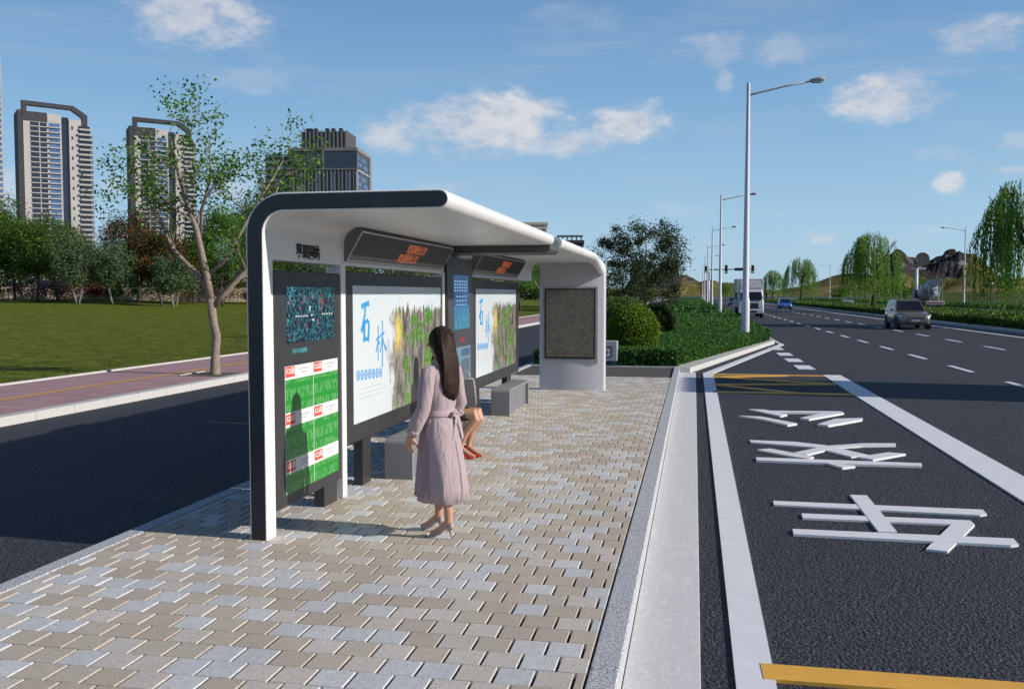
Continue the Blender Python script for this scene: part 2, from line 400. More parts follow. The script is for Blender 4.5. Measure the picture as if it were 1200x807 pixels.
# island kerb (nose) and curb line
A, Bp = (-.4, 26.6), (3.28, 42.1)
def off(p, q, d):
    v = Vector((q[0] - p[0], q[1] - p[1])).normalized(); return (v.y * d, -v.x * d)
ox, oy = off(A, Bp, .30)
kb = MB(); kb.prism([(-.42, 26.3), (-.42, 26.9), (3.2, 42.0), (3.28, 42.4), (3.28, 560), (3.5, 560), (3.5, 42.6), (3.42, 41.9), (-.1, 25.9), (-.36, 25.9)], -.4, .0)
struct(kb.build('island_kerb', GRANL), 'pale granite kerb around the planted island nose')
kb = MB(); kb.box(-4.7, -4.55, 26.9, 560, -.4, 0.); kb.box(-4.55, -.44, 26.02, 26.22, -.4, .004)
struct(kb.build('island_rear_kerb', GRANL), 'pale kerb along the rear side of the planted island')
# far side kerb and pink sidewalk
kb = MB()
for y in np.arange(-30, 200, 1.0): kb.bbox(-11.32, -11.05, y + .004, y + .996, -.4, .0, .012)
kb.box(-11.32, -11.05, 200, 560, -.4, 0)
struct(kb.build('sidewalk_kerb', GRANL), 'pale granite kerb of the pink sidewalk')
m, nt, b, out = nmat('pink_paving'); v = coords(nt)
br = N(nt, 'ShaderNodeTexBrick', Scale=1.0); br.inputs['Brick Width'].default_value = .6; br.inputs['Row Height'].default_value = .3
br.inputs['Mortar Size'].default_value = .004; br.inputs['Color1'].default_value = (.34, .19, .20, 1); br.inputs['Color2'].default_value = (.42, .25, .26, 1); br.inputs['Mortar'].default_value = (.22, .13, .13, 1)
L(nt, v, br.inputs['Vector'])
L(nt, mixc(nt, mth(nt, 'MULTIPLY', noise(nt, v, 5, 6, .7), .5), br.outputs[0], (.30, .19, .21)), b.inputs['Base Color']); b.inputs['Roughness'].default_value = .85; PINK = m
sheet('sidewalk', PINK, -15.0, -11.32, -30, 560, -.012, 'pink brick sidewalk beside the lawn')
sheet('tactile_paving', M('tactile', (.50, .28, .10), .8, var=.2, vs=4, bmp=.3), -13.15, -12.85, -30, 400, -.006, 'narrow ochre tactile strip along the pink sidewalk')
kb = MB()
for y in np.arange(-30, 200, 1.0): kb.box(-15.1, -15.0, y + .004, y + .996, -.4, .03)
kb.box(-15.1, -15, 200, 560, -.4, .03)
struct(kb.build('lawn_edging', GRANL), 'thin grey edging between sidewalk and lawn')
# lawn rising gently to the tree belt
def lawnz(x, y):
    d = max(0, -15 - x); t = min(1, d / 85); base = -.02 + 1.72 * t * t * (3 - 2 * t)
    return base + .05 * math.sin(x * .23 + y * .11) * min(1, d / 6)
xs = list(np.linspace(-15.1, -40, 26)) + list(np.linspace(-43, -260, 40)); ys = list(np.linspace(-40, 80, 41)) + list(np.linspace(86, 520, 40))
V = [(x, y, lawnz(x, y)) for y in ys for x in xs]; nx = len(xs)
F = [(j * nx + i, (j + 1) * nx + i, (j + 1) * nx + i + 1, j * nx + i + 1) for j in range(len(ys) - 1) for i in range(nx - 1)]
F = [f[::-1] for f in F]
lo = npmesh('lawn', V, [f[::-1] for f in F], LAWN, smooth=True); struct(lo, 'mown olive green lawn behind the pink sidewalk')

# ------------------------------------------------------------------ road markings
PZ = RZ + .018
def mark(name, polys, label, mat=None, z0=RZ - .01, z1=PZ):
    mb = MB()
    for i, p in enumerate(polys): mb.prism([(x * 1.0, y * 1.0) for x, y in p], z0, z1 + i * .0012)
    return struct(mb.build(name, mat or PAINT), label)
mark('bay_edge_line', [[(.245, -20), (.39, -20), (.52, 25.75), (.245, 25.7)], [(.246, 25.7), (.52, 25.75), (3.78, 41.2), (3.72, 42.6), (3.62, 42.6), (3.62, 41.5)], [(3.62, 42.6), (3.72, 42.6), (3.74, 400), (3.6, 400)]], 'white edge line turning round the island nose')
mark('bay_divider', [[(3.34, -20), (3.82, -20), (3.82, 25.8), (3.37, 25.8)]], 'thick white line separating bus bay and lanes')
mark('stop_line', [[(.40, 5.24), (3.33, 5.24), (3.33, 5.46), (.395, 5.46)]], 'yellow line across the near end of the bus bay', YPAINT, z1=PZ + .003)
K = 1.07
hy0, hy1 = 20.9, 25.6
def strip(a, b_, w):
    v = Vector((b_[0] - a[0], b_[1] - a[1])).normalized(); px, py = -v.y * w / 2, v.x * w / 2
    return [(a[0] + px, a[1] + py), (b_[0] + px, b_[1] + py), (b_[0] - px, b_[1] - py), (a[0] - px, a[1] - py)]
W = .26
mark('hatched_markings', [strip((.42, hy0), (3.36, hy0), W), strip((.5, 25.5), (3.36, 25.5), W), strip((.46, 22.6), (2.2, 20.95), W * .8), strip((.46, 22.6), (3.3, 23.2), W * .8),
      strip((3.3, 23.2), (.5, 24.7), W * .8), strip((.5, 24.7), (2.4, 25.4), W * .8)], 'orange hatched markings at the far end of the bay', YPAINT)
CH = [[(0.77, 9.24), (2.65, 9.23), (2.63, 9.04), (2.56, 8.99), (0.76, 9.07)], [(0.98, 8.75), (2.41, 8.76), (2.41, 8.61), (2.34, 8.58), (0.97, 8.57)], [(2.26, 8.68), (2.41, 8.75), (2.41, 8.61), (1.95, 7.65), (1.8, 7.69)], [(0.84, 8.14), (2.58, 8.16), (2.56, 7.97), (2.49, 7.93), (0.83, 7.96)], [(1.54, 9.65), (1.7, 9.65), (1.69, 8.19), (1.54, 8.18)], [(0.76, 13.04), (1.35, 13.01), (1.72, 12.79), (2.14, 12.11), (1.91, 11.93), (1.57, 12.58), (0.77, 12.85)], [(2.63, 12.94), (2.66, 13.13), (2.22, 13.04), (1.71, 12.72), (1.25, 12.1), (1.39, 11.98), (1.81, 12.58), (2.18, 12.81)], [(0.81, 12.24), (0.98, 12.36), (1.46, 11.84), (1.38, 11.67), (1.22, 11.79)], [(0.76, 11.65), (2.65, 11.61), (2.6, 11.42), (1.82, 11.39), (0.75, 11.44)], [(1.55, 11.41), (1.77, 11.35), (1.85, 11.26), (1.69, 11.13)], [(1.97, 11.9), (2.42, 12.33), (2.61, 12.26), (2.13, 11.74)], [(0.94, 16.54), (1.21, 16.52), (1.53, 15.92), (1.4, 15.69)], [(1.04, 16.34), (2.47, 16.51), (2.48, 16.29), (1.22, 16.15)], [(1.68, 15.48), (2.1, 16.18), (2.48, 16.29), (1.81, 15.37)], [(0.73, 15.59), (1.09, 15.53), (1.57, 14.82), (1.41, 14.61), (1.11, 15.17)], [(1.86, 14.76), (2.22, 15.48), (2.67, 15.67), (2.63, 15.47), (2.01, 14.67)]]
mark('bus_bay_lettering', [[(x * K, y * K) for x, y in p] for p in CH], 'white Chinese characters painted on the bus bay')
mb = []
for y in (27.7, 30.7, 33.8, 37.2): mb.append([(2.95, y), (3.42, y), (3.42, y + 1.5), (2.95, y + 1.5)])
mark('merge_dashes', mb, 'short white dashes where the bay merges')
for X, o_, p_, l_ in ((7.55, 1.1, 5.3, 2.35), (11.8, 3.0, 6.0, 2.5)):
    mark('lane_dashes', [[(X - .08, o_ + k * p_), (X + .08, o_ + k * p_), (X + .08, o_ + k * p_ + l_), (X - .08, o_ + k * p_ + l_)] for k in range(-3, 60)], 'dashed white lane line at X%s' % '' if False else ('dashed white line between the near lanes' if X < 9 else 'dashed white line between the far lanes'), z1=RZ + .008)
mark('median_edge_line', [[(15.95, -40), (16.2, -40), (16.2, 420), (15.95, 420)]], 'continuous white line beside the median', z1=RZ + .008)
mark('far_road_line', [[(27.6, -40), (27.8, -40), (27.8, 420), (27.6, 420)], [(38.7, -40), (38.9, -40), (38.9, 420), (38.7, 420)]], 'white edge lines of the far carriageway', z1=RZ + .008)
sheet('median_gutter', M('pale_concrete', (.30, .31, .33), .8, bmp=.2), 17.2, 18.2, -60, 560, RZ + .006, 'pale concrete gutter along the median')
struct(MB().box(18.2, 18.4, -60, 560, -.4, .02).build('median_kerb', GRANL), 'pale kerb of the grassy median')
struct(MB().box(26.8, 27.0, -60, 560, -.4, .02).build('median_far_kerb', GRANL), 'pale kerb on the far side of the median')
struct(MB().box(39.5, 39.7, -60, 560, -.4, .02).build('verge_kerb', GRANL), 'pale kerb of the far verge')
# field beyond the far road, rising
xs = list(np.linspace(39.7, 60, 12)) + list(np.linspace(66, 400, 34)); ys = list(np.linspace(-40, 200, 50)) + list(np.linspace(206, 900, 50)); nx = len(xs)
def fieldz(x, y):
    t = min(1, max(0, (x - 44) / 130)); return -.02 + 3.6 * t * t * (3 - 2 * t) + .2 * math.sin(x * .05 + y * .03) * t
V = [(x, y, fieldz(x, y)) for y in ys for x in xs]
F = [(j * nx + i, j * nx + i + 1, (j + 1) * nx + i + 1, (j + 1) * nx + i) for j in range(len(ys) - 1) for i in range(nx - 1)]
struct(npmesh('field', V, F, FIELD, smooth=True), 'olive field rising beyond the far carriageway')

# ------------------------------------------------------------------ hills (polar terrain)
from mathutils import noise as mn
def fb(x, y, s, o=5): return mn.fractal(Vector((x * s, y * s, 3.1)), 1.0, 2.0, o)
# azimuth (rad from +Y, right positive), distance, half-width az, half-width dist, height, rockiness
HB = [(-0.039, 620, 0.03669724770642202, 110, 16.4, 1.0), (-0.012, 660, 0.03211009174311927, 100, 14.9, 0.5), (0.032, 700, 0.05504587155963303, 120, 10.6, 0.0), (0.014, 640, 0.022935779816513763, 80, 12.7, 0.15), (0.158, 760, 0.05504587155963303, 120, 17.0, 0.0), (0.199, 790, 0.027522935779816515, 90, 27.1, 1.0), (0.228, 795, 0.045871559633027525, 90, 25.1, 1.0), (0.25, 800, 0.027522935779816515, 80, 27.4, 1.0), (0.258, 810, 0.031192660550458717, 100, 30.0, 0.35), (0.273, 810, 0.029357798165137616, 100, 21.1, 0.1), (0.125, 800, 0.06422018348623854, 120, 9.1, 0.0), (0.33, 900, 0.07339449541284404, 150, 17.5, 0.1), (-0.148, 900, 0.08256880733944955, 150, 13.4, 0.1), (0.298, 840, 0.03669724770642202, 120, 11.0, 0.1)]
azs = np.linspace(-.62, 1.05, 420); ds = np.linspace(430, 1500, 90)
V = []; rk = []
for d in ds:
    for a_ in azs:
        x, y = d * math.sin(a_), d * math.cos(a_)
        h = 0; r = 0
        for (ha, hd, sa, sd, hh, hr) in HB:
            q = ((a_ - ha) / sa) ** 2 + ((d - hd) / sd) ** 2
            if q < 9:
                e = hh * math.exp(-q if hr < .9 else -q ** 2.2)
                if e > h: r = hr * min(1, e / hh * 1.1)
                h = max(h, e)
        h *= 1 + .22 * fb(x, y, .006)
        nn = fb(x, y, .012, 6)
        rr = abs(fb(x, y, .02, 6))
        h += (nn * 2.5 + r * (rr - .25) * 22 + r * 5 * fb(x, y, .06, 4)) * min(1, h / 20)
        z = -.6 + h + 1.0 * (d - 430) / 1000
        V.append((x, y, z)); rk.append(r)
nx = len(azs)
F = [(j * nx + i, j * nx + i + 1, (j + 1) * nx + i + 1, (j + 1) * nx + i) for j in range(len(ds) - 1) for i in range(nx - 1)]
F = [f[::-1] for f in F]
ho = npmesh('hills', V, [f[::-1] for f in F], HILL, smooth=False)
aa = ho.data.attributes.new('rock', 'FLOAT', 'POINT'); aa.data.foreach_set('value', np.array(rk, dtype=np.float32))
struct(ho, 'brown green hills with dark rocky crests behind the roads')

# ------------------------------------------------------------------ bus shelter
WHITE = M('white_shell', (.72, .71, .70), .35, var=.03, vs=2, spec=.5)
WHT2 = M('grey_white_panel', (.50, .50, .54), .45, var=.03, vs=2)
NAVY = M('dark_navy_panel', (.012, .014, .022), .3, var=.1)
DARK = M('dark_grey_metal', (.035, .034, .036), .42, var=.1, vs=5)
LED_BG = M('led_matrix_black', (.022, .02, .021), .5, var=.2, vs=30)
ALU = M('silver_trim', (.55, .55, .56), .35, metal=.7, var=.03)
BENCHM = M('grey_cast_bench', (.20, .20, .215), .55, var=.06, vs=4, bmp=.1, bs=90)
BLACKT = M('black_lettering', (.008, .008, .01), .5)
def emis(name, c, s=1.0, base=(.02, .02, .02), rough=.3):
    m, nt, b, out = nmat(name); b.inputs['Base Color'].default_value = (*base, 1); b.inputs['Roughness'].default_value = rough
    b.inputs['Emission Color'].default_value = (*c, 1); b.inputs['Emission Strength'].default_value = s; return m
ORANGE = emis('orange_led', (.42, .085, .012), .8)
sh = thing('bus_shelter', 'white curved bus shelter with dark end band, route boards, adverts and a map wall', 'bus shelter', (-2.9, 12, 0))
def cpath(z0, xt, r=.25, xc=-3.465, zc=2.735, n=10):
    p = [(xc, z0)]
    for i in range(n + 1):
        t = PI - (PI / 2) * i / n; p.append((xc + r + r * math.cos(t), zc - r + r * math.sin(t)))
    p.append((xt, zc)); return p
def thicken(path, h, round_end=True, n=8):
    L_, R2 = [], []
    for i, (x, z) in enumerate(path):
        a = path[max(i - 1, 0)]; b_ = path[min(i + 1, len(path) - 1)]
        d = Vector((b_[0] - a[0], b_[1] - a[1])).normalized()
        L_.append((x - d.y * h, z + d.x * h)); R2.append((x + d.y * h, z - d.x * h))
    poly = list(L_)
    if round_end:
        x, z = path[-1]; d = Vector((path[-1][0] - path[-2][0], path[-1][1] - path[-2][1])).normalized(); base = math.atan2(d.x, -d.y)
        for i in range(1, n): t = base - PI * i / n; poly.append((x + h * math.cos(t), z + h * math.sin(t)))
    return poly + R2[::-1]
Y0, Y1, Y2, Y3 = 6.95, 12.42, 13.15, 19.30
def shell(name, path, ya, yb, mat=WHITE, b=.008):
    """extruded C profile with a small chamfer, capped by n-gons"""
    rings = []
    for y, d in ((ya, b), (ya + b, 0), (yb - b, 0), (yb, b)):
        rings.append([(x, y, z) for x, z in thicken(path, .075 - d)])
    mb = MB(); mb.loft([r[::-1] for r in rings]); return mb.build(name, mat, sh, angle=35)
side = shell('side_frame', cpath(0, -1.93), Y0, Y0 + .17)
fb_ = MB(); pp = thicken(cpath(.004, -1.93), .0615); fb_.ext(pp[::-1], Y0 - .004, Y0 + .004)
recalc(fb_.build('end_band', NAVY, side, angle=30))
roof = shell('roof', cpath(2.285, -1.93), Y0 + .171, Y1)
# link + second roof
recalc(MB().ext([(-3.5, 2.56), (-1.95, 2.56), (-1.9, 2.60), (-1.9, 2.74), (-1.95, 2.775), (-3.5, 2.775)], Y1 - .1, Y2 + .02).build('roof_link', M('roof_link_grey', (.06, .065, .065), .5), sh))
rings = []
for i, t in enumerate([0] * 3 + [0, .12, .35, .6, .85, 1, 1]):
    y = [Y2, Y2 + .01, 15.5, 18.0, 18.3, 18.55, 18.8, 19.05, 19.27, 19.46][i]
    path = cpath(2.285, -2.6)[:-1]
    for k in range(22):
        u = k / 21
        x0_, z0_ = -3.0 + 1.07 * u, 2.735
        ang = PI / 2 * max(0, (u - .6) / .4)
        x1_, z1_ = -3.0 + .85 * min(1, u / .6) + .265 * math.sin(ang), 2.735 - .265 * (1 - math.cos(ang))
        path.append((x0_ * (1 - t) + x1_ * t, z0_ * (1 - t) + z1_ * t))
    rings.append([(x, y, z) for x, z in thicken(path, .075)][::-1])
recalc(MB().loft(rings).build('rear_roof', WHITE, sh, angle=40))
# end wall with rounded right top corner and rounded right edge
def wallpoly(d=0):
    p = [(-3.2 + d, 0.), (-1.81 - d, 0.)]
    for i in range(9):
        a = (PI / 2) * i / 8; p.append((-1.81 - .33 + (.33 - d) * math.cos(a), 2.80 - .33 + (.33 - d) * math.sin(a)))
    return p + [(-3.2 + d, 2.80 - d)]
rg = []
for y, d in ((19.30, .05), (19.315, .02), (19.35, 0), (19.43, 0), (19.47, .03), (19.48, .06)): rg.append([(x, y, z) for x, z in wallpoly(d)])
ew = recalc(MB().loft(rg).build('end_wall', WHT2, sh, angle=40))
mf = recalc(MB().box(-3.12, -1.965, 19.27, 19.305, .57, 2.16).build('map_case', M('map_case_grey', (.33, .33, .35), .4), ew))
recalc(MB().box(-3.08, -2.015, 19.262, 19.272, .66, 2.125).build('map_frame', BLACKT, mf))
m, nt, b, out = nmat('city_map'); v = coords(nt, (1, 1, 1))
vo = N(nt, 'ShaderNodeTexVoronoi', Scale=5.5); vo.feature = 'DISTANCE_TO_EDGE'; L(nt, v, vo.inputs['Vector'])
vo2 = N(nt, 'ShaderNodeTexVoronoi', Scale=16.); vo2.feature = 'DISTANCE_TO_EDGE'; L(nt, v, vo2.inputs['Vector'])
col = ramp(nt, noise(nt, v, 5, 4), [(.35, (.08, .085, .095)), (.55, (.13, .125, .12)), (.7, (.08, .10, .07))])
col = mixc(nt, ramp(nt, vo2.outputs[0], [(.02, (.8,) * 3), (.06, (0,) * 3)]), col, (.17, .155, .10))
col = mixc(nt, ramp(nt, vo.outputs[0], [(.010, (.8,) * 3), (.028, (0,) * 3)]), col, (.27, .21, .05))
L(nt, col, b.inputs['Base Color']); b.inputs['Roughness'].default_value = .25; CITYMAP = m
recalc(MB().box(-3.05, -2.05, 19.256, 19.2625, .70, 2.095).build('city_map', CITYMAP, mf))
# back wall pieces (faces at X = -3.385)
XB, XF = -3.53, -3.385
for ya, yb in ((8.58, 8.69), (12.30, 12.41)): recalc(MB().bbox(XB, XF + .012, ya, yb, 0, 2.30, .006).build('column', WHITE, sh))
recalc(MB().bbox(XB, XF + .005, Y2 + .75, 17.98, 2.268, 2.32, .006).build('rear_rail', WHT2, sh))
recalc(MB().box(-3.5, -3.40, 8.16, 8.48, 0, .24).build('leg', DARK, sh)); recalc(MB().box(-3.5, -3.40, 9.2, 9.45, 0, .5).build('leg', DARK, sh))
recalc(MB().box(-3.5, -3.40, 11.6, 11.9, 0, .5).build('leg', DARK, sh)); recalc(MB().box(-3.5, -3.40, 16.85, 17.25, 0, .5).build('leg', DARK, sh)); recalc(MB().box(-3.5, -3.40, 14.3, 14.6, 0, .5).build('leg', DARK, sh))
# station name
text('station_name', '苹果园站', .13, BLACKT, roof, onwall(-3.386, 7.83, 2.37), .003, .0045)
# route board
rb = recalc(MB().bbox(-3.52, XF, 7.125, 8.575, .2, 2.2, .006).build('route_board', DARK, sh))
m, nt, b, out = nmat('route_screen'); v = coords(nt, (1, 1, 1))
mpv = coords(nt, (1, 1, 1)); wv = N(nt, 'ShaderNodeTexNoise', Scale=9.); L(nt, v, wv.inputs['Vector']); wv2 = mixc(nt, .16, v, wv.outputs['Color'])
vo = N(nt, 'ShaderNodeTexVoronoi', Scale=15.); vo.feature = 'DISTANCE_TO_EDGE'; L(nt, wv2, vo.inputs['Vector'])
vo2 = N(nt, 'ShaderNodeTexVoronoi', Scale=30.); vo2.feature = 'DISTANCE_TO_EDGE'; L(nt, wv2, vo2.inputs['Vector'])
lines = ramp(nt, vo.outputs[0], [(.02, (1,) * 3), (.05, (0,) * 3)]); l2 = ramp(nt, vo2.outputs[0], [(.03, (.7,) * 3), (.09, (0,) * 3)])
msk = ramp(nt, noise(nt, v, 4.5, 2), [(.42, (0,) * 3), (.5, (1,) * 3)])
col = mixc(nt, mixc(nt, 1., l2, msk, 'MULTIPLY'), (.004, .008, .018), (.02, .10, .13))
col = mixc(nt, lines, col, (.05, .30, .34))
rd = ramp(nt, noise(nt, v, 6.5, 3), [(.60, (0,) * 3), (.64, (1,) * 3)])
col = mixc(nt, mixc(nt, 1., rd, l2, 'MULTIPLY'), col, (.8, .10, .07))
b.inputs['Base Color'].default_value = (.01, .012, .02, 1); b.inputs['Roughness'].default_value = .2
L(nt, col, b.inputs['Emission Color']); b.inputs['Emission Strength'].default_value = .9; SCR = m
scr = recalc(MB().box(XF + .0005, XF + .006, 7.36, 8.40, 1.585, 2.065).build('route_screen', SCR, rb))
WLED = emis('white_pixels', (.8, .8, .8), .8)
dm = MB()
for i in range(5):
    dm.box(XF + .006, XF + .008, 7.52 + i * .055, 7.55 + i * .055, 1.805, 1.817); dm.box(XF + .006, XF + .008, 8.10 + i * .055, 8.13 + i * .055, 1.815, 1.827)
dm.box(XF + .006, XF + .008, 7.85, 7.89, 1.81, 1.822); dm.box(XF + .006, XF + .008, 7.82, 7.84, 1.86, 1.90); dm.box(XF + .006, XF + .008, 7.88, 7.92, 1.765, 1.782)
dm.build('screen_text', WLED, scr)
text('screen_text', '全市公交线路图', .045, emis('cyan_text', (.1, .45, .5), .8), scr, onwall(XF + .0065, 7.6, 1.51), .001)
GREEN = None
m, nt, b, out = nmat('green_route_sheet'); v = coords(nt, (1, 9, 3.2))
f = noise(nt, v, 6, 3, .7); g_ = N(nt, 'ShaderNodeSeparateXYZ'); L(nt, coords(nt), g_.inputs[0])
yy_ = mth(nt, 'FRACT', mth(nt, 'MULTIPLY', mth(nt, 'ADD', g_.outputs[1], 50.), 27.)); zz_ = mth(nt, 'FRACT', mth(nt, 'MULTIPLY', mth(nt, 'ADD', g_.outputs[2], 50.), 62.)); rw = mth(nt, 'FRACT', mth(nt, 'MULTIPLY', mth(nt, 'ADD', g_.outputs[2], 50.02), 7.4))
cell = N(nt, 'ShaderNodeTexNoise', Scale=26.); L(nt, coords(nt, (1, 1, .35)), cell.inputs['Vector'])
mk = mth(nt, 'MULTIPLY', mth(nt, 'MULTIPLY', mth(nt, 'LESS_THAN', yy_, .42), mth(nt, 'LESS_THAN', zz_, .62)), mth(nt, 'MULTIPLY', mth(nt, 'GREATER_THAN', cell.outputs['Fac'], .46), mth(nt, 'GREATER_THAN', rw, .3)))
L(nt, mixc(nt, mth(nt, 'MULTIPLY', mk, .8), ramp(nt, f, [(.45, (.012, .235, .022)), (.75, (.03, .30, .045))]), (.30, .55, .28)), b.inputs['Base Color']); b.inputs['Roughness'].default_value = .35; GREEN = m
PAPER = M('white_paper', (.68, .68, .68), .4, var=.02); RED = M('orange_red_tag', (.72, .075, .03), .4, var=.03); GREYT = M('grey_print', (.42, .42, .42), .5)
LGREEN = M('pale_green_print', (.14, .42, .15), .5)
ph = recalc(MB().box(XF + .0005, XF + .004, 7.30, 8.48, .30, 1.39).build('route_sheet', PAPER, rb))
for zt, zb in ((1.39, .995), (.985, .59), (.58, .30)):
    for ya, yb in ((7.305, 7.885), (7.90, 8.475)):
        recalc(MB().box(XF + .0045, XF + .0065, ya, yb, zb, zt - .115).build('green_panel', GREEN, ph))
        t0 = ya + .0; recalc(MB().box(XF + .0045, XF + .0075, ya + .005, ya + .185, zt - .092, zt - .004).build('route_tag', RED, ph))
        text('route_number', 'K25路', .062, PAPER, ph, onwall(XF + .0076, ya + .095, zt - .045), .0008, .0012)
        bars = MB()
        bars.box(XF + .0045, XF + .0055, ya + .27, ya + .5, zt - .042, zt - .032); bars.box(XF + .0045, XF + .0055, ya + .33, ya + .43, zt - .072, zt - .062)
        bars.build('printed_line', GREYT, ph)
# LED displays
def led(ya, yb):
    z0, z1 = 2.335, 2.62; xa, xb = -3.372, -3.20
    pr = [(XF - .02, z0 - .01), (xa, z0 - .01), (xb, z1), (xb - .03, z1 + .03), (XF - .02, z1 + .03)]
    d = recalc(MB().ext(pr, ya, yb).build('led_display', M('led_side_grey', (.16, .155, .15), .5), sh))
    nrm = Vector((z1 - z0, 0, -(xb - xa))).normalized(); up = Vector((xb - xa, 0, z1 - z0)).normalized()
    def P3(u, v_, o=.002): c = Vector((xa, u, z0)) + up * v_ + nrm * o; return tuple(c)
    Lh = (Vector((xb, 0, z1)) - Vector((xa, 0, z0))).length
    f = MB(); f.loft([[P3(ya + .02, .02, o), P3(yb - .02, .02, o), P3(yb - .02, Lh - .015, o), P3(ya + .02, Lh - .015, o)] for o in (.0005, .004)])
    recalc(f.build('led_panel', LED_BG, d))
    tr = MB()
    for u in (ya, yb - .018): tr.loft([[P3(u, 0, o), P3(u + .018, 0, o), P3(u + .018, Lh, o), P3(u, Lh, o)] for o in (-.001, .008)])
    for a_, c_ in ((0, .012), (Lh - .012, Lh)): tr.loft([[P3(ya + .018, a_, o), P3(yb - .018, a_, o), P3(yb - .018, c_, o), P3(ya + .018, c_, o)] for o in (-.001, .007)])
    recalc(tr.build('trim', ALU, d))
    yc = ya + (yb - ya) * .535
    for v_, dy in ((.215, .14), (.09, -.02)):
        c = P3(yc + dy, v_, .0045)
        mt = Matrix(((0, up.x, nrm.x, c[0]), (1, up.y, nrm.y, c[1]), (0, up.z, nrm.z, c[2]), (0, 0, 0, 1)))
        text('led_text', '欢迎乘坐公交', .125, ORANGE, d, mt, .0008, .001)
    return d
led(8.70, 12.22); led(14.0, 17.72)
# adverts
m, nt, b, out = nmat('landscape_poster'); tcn = N(nt, 'ShaderNodeTexCoord'); s_ = N(nt, 'ShaderNodeSeparateXYZ'); L(nt, tcn.outputs['Generated'], s_.inputs[0])
u_, v_ = s_.outputs[1], s_.outputs[2]
cv = N(nt, 'ShaderNodeCombineXYZ'); L(nt, mth(nt, 'MULTIPLY', u_, 3.4), cv.inputs[0]); L(nt, mth(nt, 'MULTIPLY', v_, 1.4), cv.inputs[1])
cst = N(nt, 'ShaderNodeCombineXYZ'); L(nt, mth(nt, 'MULTIPLY', u_, 30.), cst.inputs[0]); L(nt, mth(nt, 'MULTIPLY', v_, 4.), cst.inputs[1])
n_a = noise(nt, cv.outputs[0], 3.0, 7, .65, .5); n_b = noise(nt, cst.outputs[0], 1.0, 6, .7, .4); n_c = noise(nt, cv.outputs[0], 22, 4, .8)
skyc = ramp(nt, n_a, [(.35, (.62, .68, .72)), (.58, (.60, .67, .73)), (.66, (.30, .55, .82)), (.72, (.14, .38, .74))])
paper = mixc(nt, ramp(nt, u_, [(.3, (0,) * 3), (.55, (1,) * 3)]), (.55, .63, .68), skyc)
paper = mixc(nt, ramp(nt, v_, [(.72, (1,) * 3), (.95, (0,) * 3)]), paper, mixc(nt, .55, paper, (.64, .67, .68)))
rock = ramp(nt, n_b, [(.32, (.018, .016, .012)), (.48, (.16, .145, .125)), (.58, (.33, .30, .27)), (.68, (.10, .09, .08))])
gr = ramp(nt, n_c, [(.3, (.015, .06, .008)), (.5, (.06, .22, .02)), (.65, (.25, .42, .05))])
gm = ramp(nt, mth(nt, 'ADD', n_a, mth(nt, 'MULTIPLY', noise(nt, cst.outputs[0], .22, 3), .7)), [(.89, (0,) * 3), (.95, (1,) * 3)])
pic = mixc(nt, gm, rock, gr)
warm = mth(nt, 'MULTIPLY', ramp(nt, mth(nt, 'ABSOLUTE', mth(nt, 'SUBTRACT', u_, .44)), [(.0, (.8,) * 3), (.06, (0,) * 3)]), ramp(nt, mth(nt, 'ABSOLUTE', mth(nt, 'SUBTRACT', v_, .62)), [(.05, (1,) * 3), (.2, (0,) * 3)]))
pic = mixc(nt, mth(nt, 'MULTIPLY', warm, mth(nt, 'MULTIPLY', n_c, 1.9, clamp=True)), pic, (.95, .72, .15))
edge = mth(nt, 'ADD', mth(nt, 'MULTIPLY', mth(nt, 'SUBTRACT', n_b, .5), .34), mth(nt, 'MULTIPLY', mth(nt, 'SUBTRACT', n_c, .5), .16))
mu = ramp(nt, mth(nt, 'ADD', u_, edge), [(.36, (0,) * 3), (.39, (1,) * 3)]); mv = ramp(nt, mth(nt, 'ADD', v_, mth(nt, 'MULTIPLY', edge, 1.2)), [(.79, (1,) * 3), (.83, (0,) * 3)])
L(nt, mixc(nt, mth(nt, 'MULTIPLY', mu, mv), paper, pic), b.inputs['Base Color']); b.inputs['Roughness'].default_value = .18; POSTER = m
BLUEINK = M('blue_ink', (.03, .28, .62), .4, var=.15, vs=20)
def brush(mb, pts, w, X, y0, z0, s):
    """a brush stroke: polyline in 0..1 poster units with widths"""
    P2 = [Vector((p[0] * s, p[1] * s)) for p in pts]; Lf, Rt = [], []
    for i, p in enumerate(P2):
        d = (P2[min(i + 1, len(P2) - 1)] - P2[max(i - 1, 0)]).normalized(); k = w[i] * s / 2
        Lf.append((y0 + p.x - d.y * k, z0 + p.y + d.x * k)); Rt.append((y0 + p.x + d.y * k, z0 + p.y - d.x * k))
    for i in range(len(P2) - 1):
        a = (Lf[i], Rt[i], Rt[i + 1], Lf[i + 1])
        mb.loft([[(x, q[0], q[1]) for q in a] for x in (X, X + .0012 + random.random() * .0006)])
SHI = [([(.05, .92), (.5, .98), (.95, 1.0)], [.16, .12, .17]), ([(.5, 1.0), (.42, .7), (.05, .28)], [.14, .12, .2]), ([(.38, .5), (.36, .28), (.33, .02)], [.14, .15, .18]),
       ([(.38, .5), (.7, .56), (.92, .46)], [.1, .12, .18]), ([(.92, .46), (.85, .2), (.78, .02)], [.15, .14, .18]), ([(.34, .1), (.6, .08), (.85, .1)], [.12, .1, .14])]
